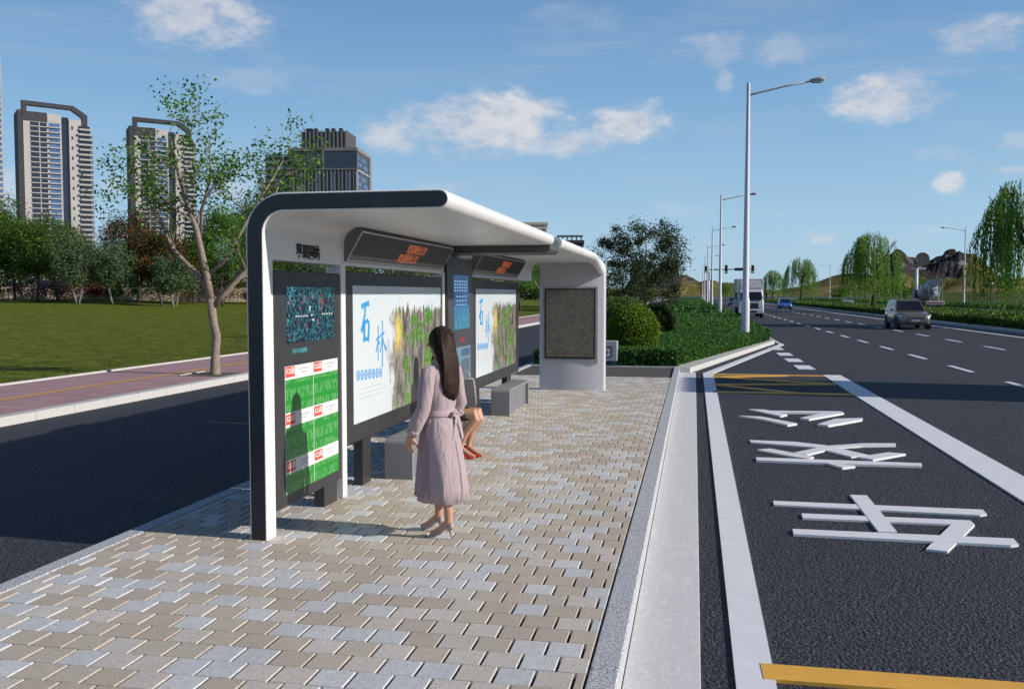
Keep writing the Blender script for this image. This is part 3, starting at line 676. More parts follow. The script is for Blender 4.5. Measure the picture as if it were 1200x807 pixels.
LIN = [([(.02, .62), (.3, .70), (.5, .72)], [.09, .07, .08]), ([(.28, 1.1), (.27, .5), (.25, -.05)], [.1, .08, .1]), ([(.28, .66), (.15, .4), (0, .25)], [.08, .08, .12]), ([(.3, .6), (.42, .48)], [.08, .11]),
       ([(.52, .74), (.75, .80), (1.0, .84)], [.08, .07, .1]), ([(.78, 1.25), (.76, .5), (.72, -.3)], [.11, .09, .12]), ([(.76, .74), (.62, .4), (.48, .2)], [.08, .08, .1]), ([(.78, .7), (.95, .45), (1.2, .25)], [.08, .1, .16])]
def advert(ya, yb, pa, pb):
    f = recalc(MB().bbox(-3.52, XF, ya, yb, .49, 2.23, .008).build('advert_case', DARK, sh))
    w_ = pb - pa
    p = recalc(MB().box(XF + .0006, XF + .006, pa, pb, .68, 2.09).build('poster', POSTER, f))
    ink = MB(); X = XF + .0062
    for pts, wd in SHI: brush(ink, [(a * .5, c * .78) for a, c in pts], [q * .7 for q in wd], X, pa + w_ * .07, 1.50, .52)
    for pts, wd in LIN: brush(ink, [(a * .62, c * .72) for a, c in pts], [q * .62 for q in wd], X, pa + w_ * .205, 1.30, .46)
    ink.build('brush_characters', BLUEINK, p)
    rg_ = MB()
    for k in range(7):
        cy, cz = pa + w_ * (.04 + .035 * k), 1.17 + (-.004 * k); n = 14; a_ = [(cy + .048 * math.cos(2 * PI * i / n), cz + .055 * math.sin(2 * PI * i / n)) for i in range(n)]; b__ = [(cy + .030 * math.cos(2 * PI * i / n), cz + .036 * math.sin(2 * PI * i / n)) for i in range(n)]
        for i in range(n):
            j = (i + 1) % n; q = (a_[i], a_[j], b__[j], b__[i]); rg_.loft([[(x, t[0], t[1]) for t in q] for x in (X, X + .0012)])
        rg_.box(X, X + .0013, cy - .012, cy + .012, cz - .02, cz + .02)
    rg_.build('blue_rings', BLUEINK, p)
    ln = MB()
    for k in range(3): ln.box(X, X + .001, pa + w_ * .05, pa + w_ * (.28 + .03 * (k % 2)), 1.02 - k * .05, 1.026 - k * .05)
    for k in range(4): ln.box(X, X + .001, pa + w_ * .315 + k * .03, pa + w_ * .315 + k * .03 + .010, 1.25, 1.5)
    ln.build('small_print', GREYT, p)
    return f
advert(8.71, 12.29, 8.90, 12.20); advert(14.0, 17.94, 14.28, 17.62)
# kiosk with two screens
kx = XF + .055
kp = [(XB, .30), (XF + .04, .30), (kx, 1.55), (XF + .03, 2.52), (XB, 2.52)]
kk = recalc(MB().ext(kp, 12.44, 13.93).build('kiosk', M('kiosk_grey', (.055, .056, .062), .4, var=.08), sh))
recalc(MB().box(-3.5, -3.36, 12.7, 13.6, 0, .31).build('kiosk_base', DARK, kk))
def kface(z, o=0.):
    if z <= 1.55: x = XF + .04 + (kx - XF - .04) * (z - .30) / 1.25
    else: x = kx + (XF + .03 - kx) * (z - 1.55) / .97
    return x + o
def kpanel(name, ya, yb, z0, z1, mat, o0=.0006, o1=.004, par=None):
    return recalc(MB().loft([[(kface(z0, o), ya, z0), (kface(z0, o), yb, z0), (kface(z1, o), yb, z1), (kface(z1, o), ya, z1)] for o in (o0, o1)]).build(name, mat, par or kk))
m, nt, b, out = nmat('blue_timetable'); v = coords(nt); zz = N(nt, 'ShaderNodeSeparateXYZ'); tg = N(nt, 'ShaderNodeTexCoord'); L(nt, tg.outputs['Generated'], zz.inputs[0])
base = ramp(nt, zz.outputs[2], [(.0, (.03, .16, .24)), (.4, (.03, .12, .30)), (.45, (.015, .06, .17)), (1, (.012, .05, .13))])
tri = ramp(nt, noise(nt, v, 9, 5, .7, 1.), [(.45, (0,) * 3), (.6, (1,) * 3)])
low = ramp(nt, zz.outputs[2], [(.40, (1,) * 3), (.42, (0,) * 3)])
L(nt, mixc(nt, mth(nt, 'MULTIPLY', tri, low), base, (.06, .30, .34)), b.inputs['Emission Color']); b.inputs['Emission Strength'].default_value = .9
b.inputs['Base Color'].default_value = (.02, .04, .08, 1); b.inputs['Roughness'].default_value = .2
us = kpanel('upper_screen', 12.75, 13.65, 1.50, 2.28, m)
BL = emis('pale_blue_text', (.22, .42, .65), .9)
tx = MB()
for r in range(4):
    for c in range(6): tx.add(*[[(kface(2.20 - r * .045, .0045), 12.80 + c * .135, 2.20 - r * .045), (kface(2.20 - r * .045, .0045), 12.88 + c * .135, 2.20 - r * .045), (kface(2.18 - r * .045, .0045), 12.88 + c * .135, 2.18 - r * .045), (kface(2.18 - r * .045, .0045), 12.80 + c * .135, 2.18 - r * .045)], [(0, 3, 2, 1)]])
for r in range(3):
    for c in range(4):
        z = 1.98 - r * .06; tx.add([(kface(z, .0045), 12.9 + c * .16, z), (kface(z, .0045), 13.0 + c * .16, z), (kface(z - .02, .0045), 13.0 + c * .16, z - .02), (kface(z - .02, .0045), 12.9 + c * .16, z - .02)], [(0, 3, 2, 1)])
tx.build('timetable_text', BL, us)
kpanel('red_indicator', 13.08, 13.32, 1.315, 1.375, emis('red_led', (.55, .02, .03), .6))
m, nt, b, out = nmat('touch_screen'); b.inputs['Base Color'].default_value = (.06, .09, .12, 1); b.inputs['Roughness'].default_value = .25
L(nt, ramp(nt, noise(nt, coords(nt), 7, 3), [(.3, (.10, .22, .32)), (.7, (.22, .36, .44))]), b.inputs['Emission Color']); b.inputs['Emission Strength'].default_value = .55
ls_ = kpanel('touch_screen', 12.8, 13.72, .66, 1.24, m)
for k, cc in enumerate([(.25, .35, .08), (.45, .25, .04), (.45, .06, .2), (.08, .30, .45), (.1, .2, .5)]):
    kpanel('screen_tile', 12.84 + (k % 2) * .13, 12.95 + (k % 2) * .13, .74 + (k // 2) * .11, .83 + (k // 2) * .11, emis('tile%d' % k, cc, .7), .0045, .006, ls_)
kpanel('screen_panel', 13.16, 13.66, .74, 1.05, emis('tile_panel', (.14, .22, .27), .55), .0045, .006, ls_)
kpanel('screen_panel', 13.16, 13.66, 1.10, 1.20, emis('tile_head', (.09, .20, .33), .55), .0045, .006, ls_)

# ------------------------------------------------------------------ benches
def bench(ya, yb, label):
    o = thing('bench', label, 'bench', (-3.13, (ya + yb) / 2, 0), group='grey benches under the shelter')
    x0, x1, z1, t, r = -3.285, -2.975, .44, .05, .06
    out_, inn = [], []
    pts = [(ya, 0)] + [(ya + r - r * math.cos(a), z1 - r + r * math.sin(a)) for a in np.linspace(0, PI / 2, 6)] + [(yb - r + r * math.sin(a), z1 - r + r * math.cos(a)) for a in np.linspace(0, PI / 2, 6)] + [(yb, 0)]
    ins = [(yb - t, 0), (yb - t, z1 - t), (ya + t, z1 - t), (ya + t, 0)]
    mb = MB()
    poly = pts + ins; n = len(poly)
    # side faces as quads: build as three slabs instead of one concave n-gon
    mb.loft([[(x, y, z) for y, z in pts[:7] + [(ya + t, z1), (ya + t, 0)]] for x in (x0, x1)])
    e = recalc(mb.build('bench_end', BENCHM, o, angle=30)); mb = MB()
    mb.loft([[(x, y, z) for y, z in [(yb - t, z1)] + pts[7:] + [(yb - t, 0)]] for x in (x0, x1)])
    e = recalc(mb.build('bench_end', BENCHM, o, angle=30))
    recalc(MB().bbox(x0, x1, ya + t, yb - t, z1 - t, z1, .003).build('seat', BENCHM, o))
    recalc(MB().box(x0 + .05, x1 - .045, ya + t, yb - t, .0, z1 - t).build('bench_panel', M('bench_panel_grey', (.17, .17, .19), .5), o))
    recalc(MB().bbox(x1 - .001, x1 + .008, ya, ya + .022, .0, z1 - .04, .002).build('edge_trim', ALU, o))
    recalc(MB().bbox(x1 - .001, x1 + .008, yb - .022, yb, .0, z1 - .04, .002).build('edge_trim', ALU, o))
    return o
bench(9.57, 11.75, 'grey cast bench nearest the camera, with a seated person on its far end')
bench(14.95, 16.75, 'empty grey cast bench in front of the farther stone forest advert')

# small utility box beside the hedge
ub = thing('utility_box', 'small grey electrical cabinet with a red and white notice beside the map wall', 'utility box', (-2.3, 26.15, 0))
cab = recalc(MB().bbox(-2.75, -2.11, 26.03, 26.4, .14, .70, .012).build('cabinet', M('cabinet_grey', (.38, .38, .43), .5), ub))
recalc(MB().box(-2.72, -2.15, 26.06, 26.38, 0, .14).build('plinth', M('plinth_green', (.01, .05, .05), .6), ub))
recalc(MB().box(-2.52, -2.24, 26.024, 26.031, .24, .56).build('door_panel', M('panel_dark', (.12, .12, .16), .5), cab))
recalc(MB().box(-2.47, -2.31, 26.016, 26.024, .28, .48).build('notice', PAPER, cab))
rr = MB(); n = 16
for i in range(n):
    j = i + 1; A1, A2 = 2 * PI * i / n, 2 * PI * j / n
    for (ra, rb2) in ((.055, .035),):
        q = [(-2.39 + ra * math.cos(A1), .38 + ra * math.sin(A1)), (-2.39 + ra * math.cos(A2), .38 + ra * math.sin(A2)), (-2.39 + rb2 * math.cos(A2), .38 + rb2 * math.sin(A2)), (-2.39 + rb2 * math.cos(A1), .38 + rb2 * math.sin(A1))]
        rr.loft([[(x, y, z) for x, z in q] for y in (26.016, 26.012)])
rr.build('red_ring', M('notice_red', (.5, .03, .05), .5), cab)
recalc(MB().box(-2.40, -2.38, 26.011, 26.016, .345, .415).build('notice_bar', M('panel_dark'), cab))

# ------------------------------------------------------------------ street furniture
POLE = M('pale_painted_steel', (.55, .55, .60), .4, metal=.1, var=.04)
LAMPH = M('lamp_head_grey', (.40, .40, .40), .4, var=.05)
def street_lamp(label, loc, h, arm, side, group, base_r=.17, rz=0):
    o = thing('street_lamp', label, 'street lamp', loc, rz, group, local=True)
    mb = MB(); mb.lathe([(base_r * 1.35, 0), (base_r * 1.35, .06), (base_r, .1), (base_r * 1.0, h * .165), (base_r * .78, h * .18), (base_r * .42, h * .97), (base_r * .42, h), (.02, h + .05)], n=12)
    mb.build('pole', POLE, o, angle=40)
    mb = MB(); mb.tube([(0, 0, h * .955), (side * .3, 0, h * .962), (side * arm * .5, 0, h * .985), (side * arm * .86, 0, h * 1.0)], [.05, .045, .04, .035], 6)
    a = mb.build('lamp_arm', POLE, o, smooth=True)
    x0, x1 = side * arm * .80, side * arm; z = h * 1.0
    rg = []
    for t, w_, hh in ((0, .05, .05), (.1, .12, .07), (.6, .19, .10), (.9, .16, .08), (1, .06, .04)):
        x = x0 + (x1 - x0) * t; zc = z + .06 * t
        rg.append([(x, w_ * math.cos(q), zc + hh * math.sin(q)) for q in np.linspace(0, 2 * PI, 11)[:-1]])
    hd = recalc(MB().loft(rg).build('lamp_head', LAMPH, a, smooth=True))
    mb = MB(); mb.box(min(x0, x1) + .1, max(x0, x1) - .12, -.1, .1, z - .085, z - .03); mb.build('lens', M('lens_glass', (.6, .6, .55), .2), hd)
    return o
lw = ['street lamp nearest the camera, tall pale pole in the hedge of the island', 'second street lamp along the island hedge, behind the near pale pole', 'third street lamp along the island hedge, thin pale pole',
      'fourth pale street lamp along the island, far away', 'fifth pale street lamp along the island, almost at the junction', 'farthest pale street lamp standing on the island']
for i, y in enumerate((39.2, 82, 121, 165, 210, 262)):
    street_lamp(lw[i], (2.05 if i == 0 else 2.15, y, 0), 10.5, 2.95, 1, 'street lamps along the island hedge')
rw = ['pale street lamp on the far verge beside the large right willow', 'distant pale street lamp on the far verge, between two willows', 'farthest pale street lamp on the far verge']
for i, (x, y) in enumerate(((41.2, 156), (46.0, 338), (46, 520))):
    street_lamp(rw[i], (x, y, 0), 12.4, 3.6, -1, 'street lamps on the far verge')

def garden_lamp(label, loc):
    o = thing('garden_lamp', label, 'garden lamp', loc, 0, 'garden lamps on the far verge', local=True)
    MB().lathe([(.1, 0), (.1, .25), (.045, .3), (.04, 3.4)], n=8).build('pole', M('dark_pole', (.02, .02, .02), .5), o, smooth=True)
    MB().tube([(0, 0, 3.3), (.35, 0, 3.45), (.4, 0, 3.9)], .03, 6).build('lamp_arm', MATS['dark_pole'], o)
    for x, z in ((0, 3.6), (.42, 4.1)): MB().ell((x, 0, z), (.22, .22, .24), 10, 8).build('globe', M('white_globe', (.75, .75, .75), .3), o, smooth=True)
    return o
for lb, l in (('garden lamp with two white globes on the verge behind the concrete mixer', (43.4, 150, .0)), ('garden lamp with white globes left of the large middle willow, nearer the pale car', (46.5, 290, .2)), ('garden lamp with white globes just right of its twin on the distant verge', (51.0, 288, .2))): garden_lamp(lb, l)

# dish on a post behind the mixer
dp = thing('dish_mast', 'round brown dish on a white post behind the concrete mixer', 'dish mast', (36.6, 167, 0))
MB().tube([(36.6, 167, 0), (36.6, 167, 6.5)], .28, 10).build('post', M('white_post', (.6, .6, .62), .4), dp, smooth=True)
MB().box(35.8, 38.1, 166.9, 167.1, 6.2, 6.5).build('cross_arm', MATS['white_post'], dp)
rgs = []
for r, d in ((.05, .4), (.5, .36), (.9, .22), (1.15, 0), (1.12, .04), (.85, .28), (.05, .46)): rgs.append((r, d))
mb = MB(); rr_ = []
for r, d in rgs: rr_.append([(37.4 + r * math.cos(a), 166.6 + d, 7.9 + r * math.sin(a)) for a in np.linspace(0, 2 * PI, 21)[:-1]])
recalc(mb.loft(rr_).build('dish', M('dish_brown', (.34, .27, .20), .6, var=.3, vs=2), dp, smooth=True))
MB().tube([(36.9, 167, 6.4), (37.4, 166.9, 7.2)], .1, 6).build('bracket', MATS['white_post'], dp)

# traffic signal gantry
tg_ = thing('traffic_signal', 'traffic signal gantry with a long arm over the road before the junction', 'traffic signal', (2.4, 168, 0))
MB().lathe([(.26, 0), (.24, 3), (.16, 6.9)], c=(2.4, 168, 0), n=12).build('pole', POLE, tg_, smooth=True)
MB().tube([(2.4, 168, 6.35), (10.6, 168, 6.45)], [.11, .07], 8).build('signal_arm', M('arm_grey', (.25, .25, .28), .5), tg_, smooth=True)
SIG = M('signal_green_black', (.018, .035, .028), .5)
def head(x, w_, h_):
    hb = recalc(MB().bbox(x - w_ / 2, x + w_ / 2, 167.6, 167.88, 6.4 - h_ / 2, 6.4 + h_ / 2, .03).build('signal_head', SIG, tg_))
    n = 3
    for k in range(n):
        t = (k - 1) * .31; c = (x + (t * w_ / .95 if w_ > h_ else 0), 6.4 - (t * h_ / .95 if h_ > w_ else 0))
        rg = [[(c[0] + .11 * math.cos(a), y, c[1] + .11 * math.sin(a)) for a in np.linspace(0, 2 * PI, 11)[:-1]] for y in (167.6, 167.56)]
        recalc(MB().loft(rg).build('signal_lens', emis('green_lit', (.05, .6, .2), 1.) if (k == 2 and h_ > w_) else M('dark_lens', (.05, .02, .02), .3), hb))
head(5.4, .5, 1.5); head(7.6, 1.6, .5); head(9.9, .5, 1.4); 
head(1.9, .45, 1.2)

# ------------------------------------------------------------------ vehicles
GLASS = M('car_glass', (.012, .015, .02), .08, var=.0, spec=.8)
TYRE = M('tyre_rubber', (.015, .015, .016), .85); RIM = M('alloy_rim', (.45, .45, .47), .3, metal=.8)
HL = M('headlight_glass', (.65, .68, .72), .1, spec=.9); TL = M('tail_light_red', (.35, .01, .01), .25)
BLKP = M('black_plastic', (.02, .02, .022), .5)
def wheel(par, x, y, r, w_, side):
    mb = MB(); s_ = side
    prof = [(r * .62, -w_ / 2), (r * .93, -w_ / 2), (r, -w_ * .32), (r, w_ * .32), (r * .93, w_ / 2), (r * .62, w_ / 2)]
    rg = [[(x + h, y + q * math.cos(a), r + q * math.sin(a)) for a in np.linspace(0, 2 * PI, 23)[:-1]] for q, h in prof]
    wobj = recalc(mb.loft(rg).build('wheel', TYRE, par, angle=40))
    mb = MB(); xo = x + s_ * w_ * .36
    rg = [[(xo + h * s_, y + q * math.cos(a), r + q * math.sin(a)) for a in np.linspace(0, 2 * PI, 17)[:-1]] for q, h in ((r * .62, .03), (r * .56, 0), (r * .5, -.03), (.02, -.02))]
    recalc(mb.loft(rg).build('rim', M('rim_dark', (.07, .07, .075), .4, metal=.5), wobj, angle=40))
    mb = MB()
    for k in range(5):
        a = 2 * PI * k / 5; c, s2 = math.cos(a), math.sin(a)
        mb.loft([[(xo + s_ * xx, y + c * q - s2 * t, r + s2 * q + c * t) for q, t in ((r * .05, -.05), (r * .58, -.03), (r * .58, .03), (r * .05, .05))] for xx in (0, .03)])
    recalc(mb.build('spokes', RIM, wobj))
    return wobj
def car(label, loc, rz, paint, Lc=4.6, W=1.82, H=1.48, suv=False, group=None, cat='car', name='parked_car'):
    o = thing(name, label, cat, loc, rz, group, local=True)
    hw = W / 2; zb = .22 if not suv else .28; belt = H * .62 if suv else H * .635; hood = belt - (.04 if suv else .10); r = .34 if not suv else .39
    f = Lc / 2
    st_ = [(-f, hw * .82, zb + .18, belt * .80), (-f + .06, hw * .92, zb + .06, belt * .93), (-f + .35, hw * .985, zb, belt * (1. if suv else .98)), (-f * .3, hw, zb, belt), (f * .22, hw, zb, belt), (f * .42, hw, zb, belt - .01), (f * .55, hw * .985, zb, hood + .0),
           (f * .8, hw * .955, zb, hood - .07), (f - .16, hw * .88, zb + .02, hood - .17), (f - .03, hw * .78, zb + .08, hood - .27), (f, hw * .70, zb + .14, hood - .34)]
    rings = []
    for y, w_, z0, z1 in st_:
        hh = z1 - z0; half = [(.55, 0), (.93, .0), (1.0, .14), (1.0, .5), (.985, .78), (.93, .93), (.84, .985), (.45, 1.0)]
        rings.append([(w_ * a, y, z0 + hh * b_) for a, b_ in half] + [(-w_ * a, y, z0 + hh * b_) for a, b_ in half[::-1]])
    body = recalc(MB().loft(rings).build('body', paint, o, angle=50))
    # greenhouse
    if suv: yb0, yb1, yt0, yt1 = -f + .10, f * .40, -f + .42, f * .06
    else: yb0, yb1, yt0, yt1 = -f * .80, f * .44, -f * .48, f * .04
    wb, wt = hw * .93, hw * .74
    ring0 = [(-wb, yb0, belt - .02), (wb, yb0, belt - .02), (wb, yb1, belt - .03), (-wb, yb1, belt - .03)]
    def lerp(t): return [(a[0] + (b_[0] - a[0]) * t, a[1] + (b_[1] - a[1]) * t, a[2] + (b_[2] - a[2]) * t) for a, b_ in zip(ring0, ring1)]
    ring1 = [(-wt, yt0, H - .03), (wt, yt0, H - .03), (wt, yt1, H - .03), (-wt, yt1, H - .03)]
    cab = MB().loft([ring0, ring1]).build('cabin', paint, o); recalc(cab)
    rf = []
    for z, k in ((H - .032, 1.0), (H - .01, .97), (H + .015, .85)): rf.append([(-wt * k, yt0 + (1 - k) * .6, z), (wt * k, yt0 + (1 - k) * .6, z), (wt * k, yt1 - (1 - k) * .6, z), (-wt * k, yt1 - (1 - k) * .6, z)])
    recalc(MB().loft(rf).build('roof', paint, o))
    def pane(nm, q, n_, d=.006):
        a = [tuple(Vector(p) + n_ * .001) for p in q]; b_ = [tuple(Vector(p) + n_ * d) for p in q]
        return recalc(MB().loft([a, b_]).build(nm, GLASS, o))
    def bil(P00, P10, P11, P01, u, v_):
        a = Vector(P00).lerp(Vector(P10), u); b_ = Vector(P01).lerp(Vector(P11), u); return a.lerp(b_, v_)
    def face(P00, P10, P11, P01, u0, u1, v0, v1, nm):
        n_ = (Vector(P10) - Vector(P00)).cross(Vector(P01) - Vector(P00)).normalized()
        c = (Vector(P00) + Vector(P10)) / 2
        if n_.dot(c - Vector((0, (yb0 + yb1) / 2, belt))) < 0: n_ = -n_
        return pane(nm, [tuple(bil(P00, P10, P11, P01, u, v_)) for u, v_ in ((u0, v0), (u1, v0), (u1, v1), (u0, v1))], n_)
    B0, T0 = ring0, ring1
    face(B0[3], B0[2], T0[2], T0[3], .05, .95, .06, .95, 'windshield'); face(B0[0], B0[1], T0[1], T0[0], .08, .92, .25, .92, 'rear_window')
    for i0, i1 in ((0, 3), (1, 2)):
        face(B0[i0], B0[i1], T0[i1], T0[i0], .09 if suv else .16, .30, .14, .9, 'side_window') if suv else None
        face(B0[i0], B0[i1], T0[i1], T0[i0], .33 if suv else .20, .60 if suv else .50, .14, .9, 'side_window')
        face(B0[i0], B0[i1], T0[i1], T0[i0], .63 if suv else .53, .93, .14, .9, 'side_window')
    for s_ in (-1, 1):
        rg = [[(s_ * hw * (.60 + .30 * t) , f - .015 - .16 * t - dy * 0 + dy, z) for t, z in ((0, hood - .36), (1, hood - .30), (1.12, hood - .15), (.1, hood - .26))] for dy in (.0, .03)]
        recalc(MB().loft(rg).build('headlight', HL, o))
        recalc(MB().box(s_ * hw * .80 - .10, s_ * hw * .80 + .10, -f + .02, -f + .07, belt * .62, belt * .86).build('tail_light', TL, o))
        mm = recalc(MB().bbox(s_ * (hw + .10) - .10, s_ * (hw + .10) + .10, f * .33, f * .33 + .09, belt + .0, belt + .15, .02).build('wing_mirror', paint, o))
        for yy in (f * .62, -f * .60):
            a_ = MB(); a_.loft([[(s_ * (hw - .22 + dx), yy + (r + .05) * math.cos(q), r + (r + .05) * math.sin(q)) for q in np.linspace(0, 2 * PI, 19)[:-1]] for dx in (0, .228)])
            recalc(a_.build('wheel_arch', BLKP, o)); wheel(o, s_ * (hw - .10), yy, r, .23, s_)
        for yh in (f * .02, -f * .35): recalc(MB().box(s_ * (hw + .004) - .012, s_ * (hw + .004) + .012, yh, yh + .16, belt * .86, belt * .89).build('door_handle', paint, o))
        for yl in (f * .36, -f * .06, -f * .44): recalc(MB().box(s_ * (hw + .001) - .004, s_ * (hw + .001) + .004, yl, yl + .012, zb + .12, belt * .93).build('door_seam', BLKP, o))
    g_ = MB(); g_.box(-hw * .5, hw * .5, f - .03, f + .012, hood - .46, hood - .33)
    recalc(g_.build('grille', BLKP, o)); recalc(MB().box(-hw * .5, hw * .5, f - .02, f + .018, hood - .405, hood - .385).build('grille_bar', RIM, o))
    recalc(MB().box(-hw * .66, hw * .66, f - .10, f - .005, zb + .1, zb + .2).build('bumper_intake', BLKP, o))
    recalc(MB().box(-.26, .26, f + .012, f + .02, zb + .22, zb + .34).build('number_plate', M('plate_blank', (.5, .5, .52), .4), o))
    if suv:
        for s_ in (-1, 1): MB().tube([(s_ * wt * .88, yt0 + .1, H + .01), (s_ * wt * .88, yt0 + .2, H + .06), (s_ * wt * .88, yt1 - .2, H + .06), (s_ * wt * .88, yt1 - .1, H + .01)], .018, 6).build('roof_rail', RIM, o)
    return o
def paint(name, c, metal=.4): return M(name, c, .28, metal=metal, var=.03, coat=.6)
car('bronze grey suv with roof rails driving towards the camera in the outer lane', (13.3, 63.0, RZ), PI, paint('bronze_paint', (.20, .165, .135)), 4.75, 1.98, 1.80, True, cat='suv', name='suv')
car('bright blue car coming up the road behind the suv', (13.1, 143, RZ), PI, paint('blue_paint', (.02, .12, .42), .1), 4.4, 1.85, 1.5, name='blue_car')
car('dark blue car far down the road, partly behind the white truck', (7.3, 183, RZ), PI, paint('navy_paint', (.03, .06, .15), .2), 4.5, 1.85, 1.5, name='distant_car')
car('pale silver car on the far carriageway behind the median', (31.4, 204, RZ), 0, paint('silver_paint', (.45, .46, .50), .5), 4.5, 1.85, 1.5, name='silver_car')
# box truck
TWHT = M('truck_white', (.55, .55, .58), .45, var=.05)
tk = thing('box_truck', 'white box truck driving towards the camera behind the nearest street lamp', 'truck', (5.1, 92, RZ), PI, local=True)
cg = recalc(MB().bbox(-1.22, 1.22, -4.6, 1.9, .95, 3.62, .03).build('cargo_box', TWHT, tk)); 
fr = MB()
recalc(MB().box(-.45, .45, -4.5, 3.0, .62, .93).build('chassis', BLKP, tk))
for s_ in (-1, 1): recalc(MB().box(s_ * 1.225 - .01, s_ * 1.225 + .01, -4.58, 1.88, 3.5, 3.63).build('corner_trim', ALU, cg))
rg = []
for z, y1, w_ in ((.45, 4.05, 1.08), (.95, 4.12, 1.12), (1.55, 4.10, 1.12), (2.45, 3.72, 1.05), (2.62, 3.5, 1.0)): rg.append([(-w_, 2.05, z), (w_, 2.05, z), (w_, y1 - .12, z), (w_ * .9, y1, z), (-w_ * .9, y1, z), (-w_, y1 - .12, z)])
cb_ = recalc(MB().loft(rg).build('cab', TWHT, tk, angle=30))
rg = [[(-.95, y, z0), (.95, y, z0), (.9, y, z1), (-.9, y, z1)] for y, z0, z1 in ((2.2, 2.62, 3.50), (3.0, 2.62, 3.25), (3.5, 2.62, 2.75))]
recalc(MB().loft(rg).build('roof_fairing', M('fairing_grey', (.36, .36, .40), .4), cb_, angle=30))
recalc(MB().loft([[(-.95, 4.12, 1.62), (.95, 4.12, 1.62), (.90, 3.80, 2.38), (-.90, 3.80, 2.38)], [(-.95, 4.135, 1.62), (.95, 4.135, 1.62), (.90, 3.815, 2.38), (-.90, 3.815, 2.38)]]).build('windshield', GLASS, cb_))
recalc(MB().box(-.62, .62, 4.11, 4.15, .88, 1.36).build('grille', BLKP, cb_)); recalc(MB().bbox(-1.12, 1.12, 3.9, 4.24, .42, .78, .04).build('bumper', TWHT, tk)); recalc(MB().box(-.5, .5, 4.235, 4.25, .5, .68).build('bumper_intake', BLKP, tk))
for s_ in (-1, 1):
    recalc(MB().box(s_ * .86 - .17, s_ * .86 + .17, 4.1, 4.16, .90, 1.16).build('headlight', HL, cb_))
    mr = recalc(MB().bbox(s_ * 1.34 - .1, s_ * 1.34 + .1, 3.9, 3.98, 1.7, 2.35, .02).build('wing_mirror', BLKP, cb_))
    recalc(MB().box(s_ * 1.2 - .09, s_ * 1.2 + .09, 3.92, 3.96, 2.28, 2.31).build('mirror_arm', BLKP, mr))
    recalc(MB().box(s_ * 1.10 - .015, s_ * 1.10 + .015, 2.6, 3.7, 1.6, 2.3).build('side_window', GLASS, cb_))
    for y in (3.1, -2.2, -3.3): wheel(tk, s_ * .98, y, .48, .3, s_)
# concrete mixer
mx = thing('concrete_mixer', 'white concrete mixer truck seen from behind on the far carriageway', 'concrete mixer', (32.4, 141, RZ), 0, local=True)
MIXG = M('mixer_grey_white', (.42, .43, .46), .45, var=.25, vs=1.2)
ch = recalc(MB().box(-.45, .45, -4.2, 3.8, .8, 1.1).build('chassis', BLKP, mx))
rg = []
ax0, ax1 = Vector((0, -3.3, 3.35)), Vector((0, 2.1, 2.15)); dd = (ax1 - ax0).normalized(); uu = Vector((1, 0, 0)); vv_ = dd.cross(uu)
for t, r in ((0, .55), (.06, .62), (.3, 1.02), (.55, 1.2), (.8, 1.1), (.96, .7), (1, .5)):
    c = ax0.lerp(ax1, t); rg.append([tuple(c + (uu * math.cos(a) + vv_ * math.sin(a)) * r) for a in np.linspace(0, 2 * PI, 21)[:-1]])
dr = recalc(MB().loft(rg).build('drum', MIXG, mx, smooth=True))
tb = MB(); pts = []
for k in range(60): t = .04 + .9 * k / 59; c = ax0.lerp(ax1, t); r = np.interp(t, [0, .06, .3, .55, .8, .96, 1], [.55, .62, 1.02, 1.2, 1.1, .7, .5]) + .015; a = t * 11; pts.append(tuple(c + (uu * math.cos(a) + vv_ * math.sin(a)) * r))
tb.tube(pts, .06, 5).build('spiral_band', M('band_dark', (.06, .07, .10), .5), dr)
rg = [[(-.95, 2.5, z), (.95, 2.5, z), (.95, y, z), (-.95, y, z)] for z, y in ((.7, 4.4), (1.7, 4.45), (2.7, 4.1), (2.85, 3.9))]
rg = [[(p[0] * 1.22, p[1], p[2]) for p in r_] for r_ in rg]
cb2 = recalc(MB().loft(rg).build('cab', M('mixer_cab', (.10, .10, .14), .4), mx)); recalc(MB().box(-.9, .9, 2.47, 2.505, 1.75, 2.5).build('rear_window', GLASS, cb2))
hp = recalc(MB().loft([[(-.5, -3.9, 3.3), (.5, -3.9, 3.3), (.5, -3.0, 3.3), (-.5, -3.0, 3.3)], [(-.85, -4.2, 4.2), (.85, -4.2, 4.2), (.85, -2.9, 4.2), (-.85, -2.9, 4.2)]]).build('hopper', MIXG, mx))
recalc(MB().loft([[(-.3, -3.7, 2.9), (.3, -3.7, 2.9), (.25, -3.5, 3.2), (-.25, -3.5, 3.2)], [(-.1, -4.6, 1.9), (.6, -4.6, 1.9), (.55, -4.5, 2.2), (-.05, -4.5, 2.2)]]).build('chute', MIXG, mx))
for s_ in (-1, 1): MB().tube([(s_ * .45, -3.9, 1.1), (s_ * .8, -3.9, 3.2)], .07, 6).build('frame_post', MIXG, mx); MB().tube([(s_ * .8, -3.9, 1.1), (-s_ * .3, -3.95, 3.0)], .05, 6).build('frame_brace', MIXG, mx)
recalc(MB().bbox(-1.2, 1.2, -4.45, -4.3, .75, 1.25, .02).build('rear_bumper', M('bumper_white', (.65, .65, .66), .4), mx)); recalc(MB().box(-1.15, 1.15, -4.47, -4.452, .93, 1.08).build('red_stripe', TL, mx))
for s_ in (-1, 1):
    recalc(MB().bbox(s_ * 1.0 - .25, s_ * 1.0 + .25, -4.2, -1.0, 1.2, 1.28, .01).build('mudguard', BLKP, mx))
    for y in (3.3, -1.9, -3.2): wheel(mx, s_ * .98, y, .52, .45, s_)
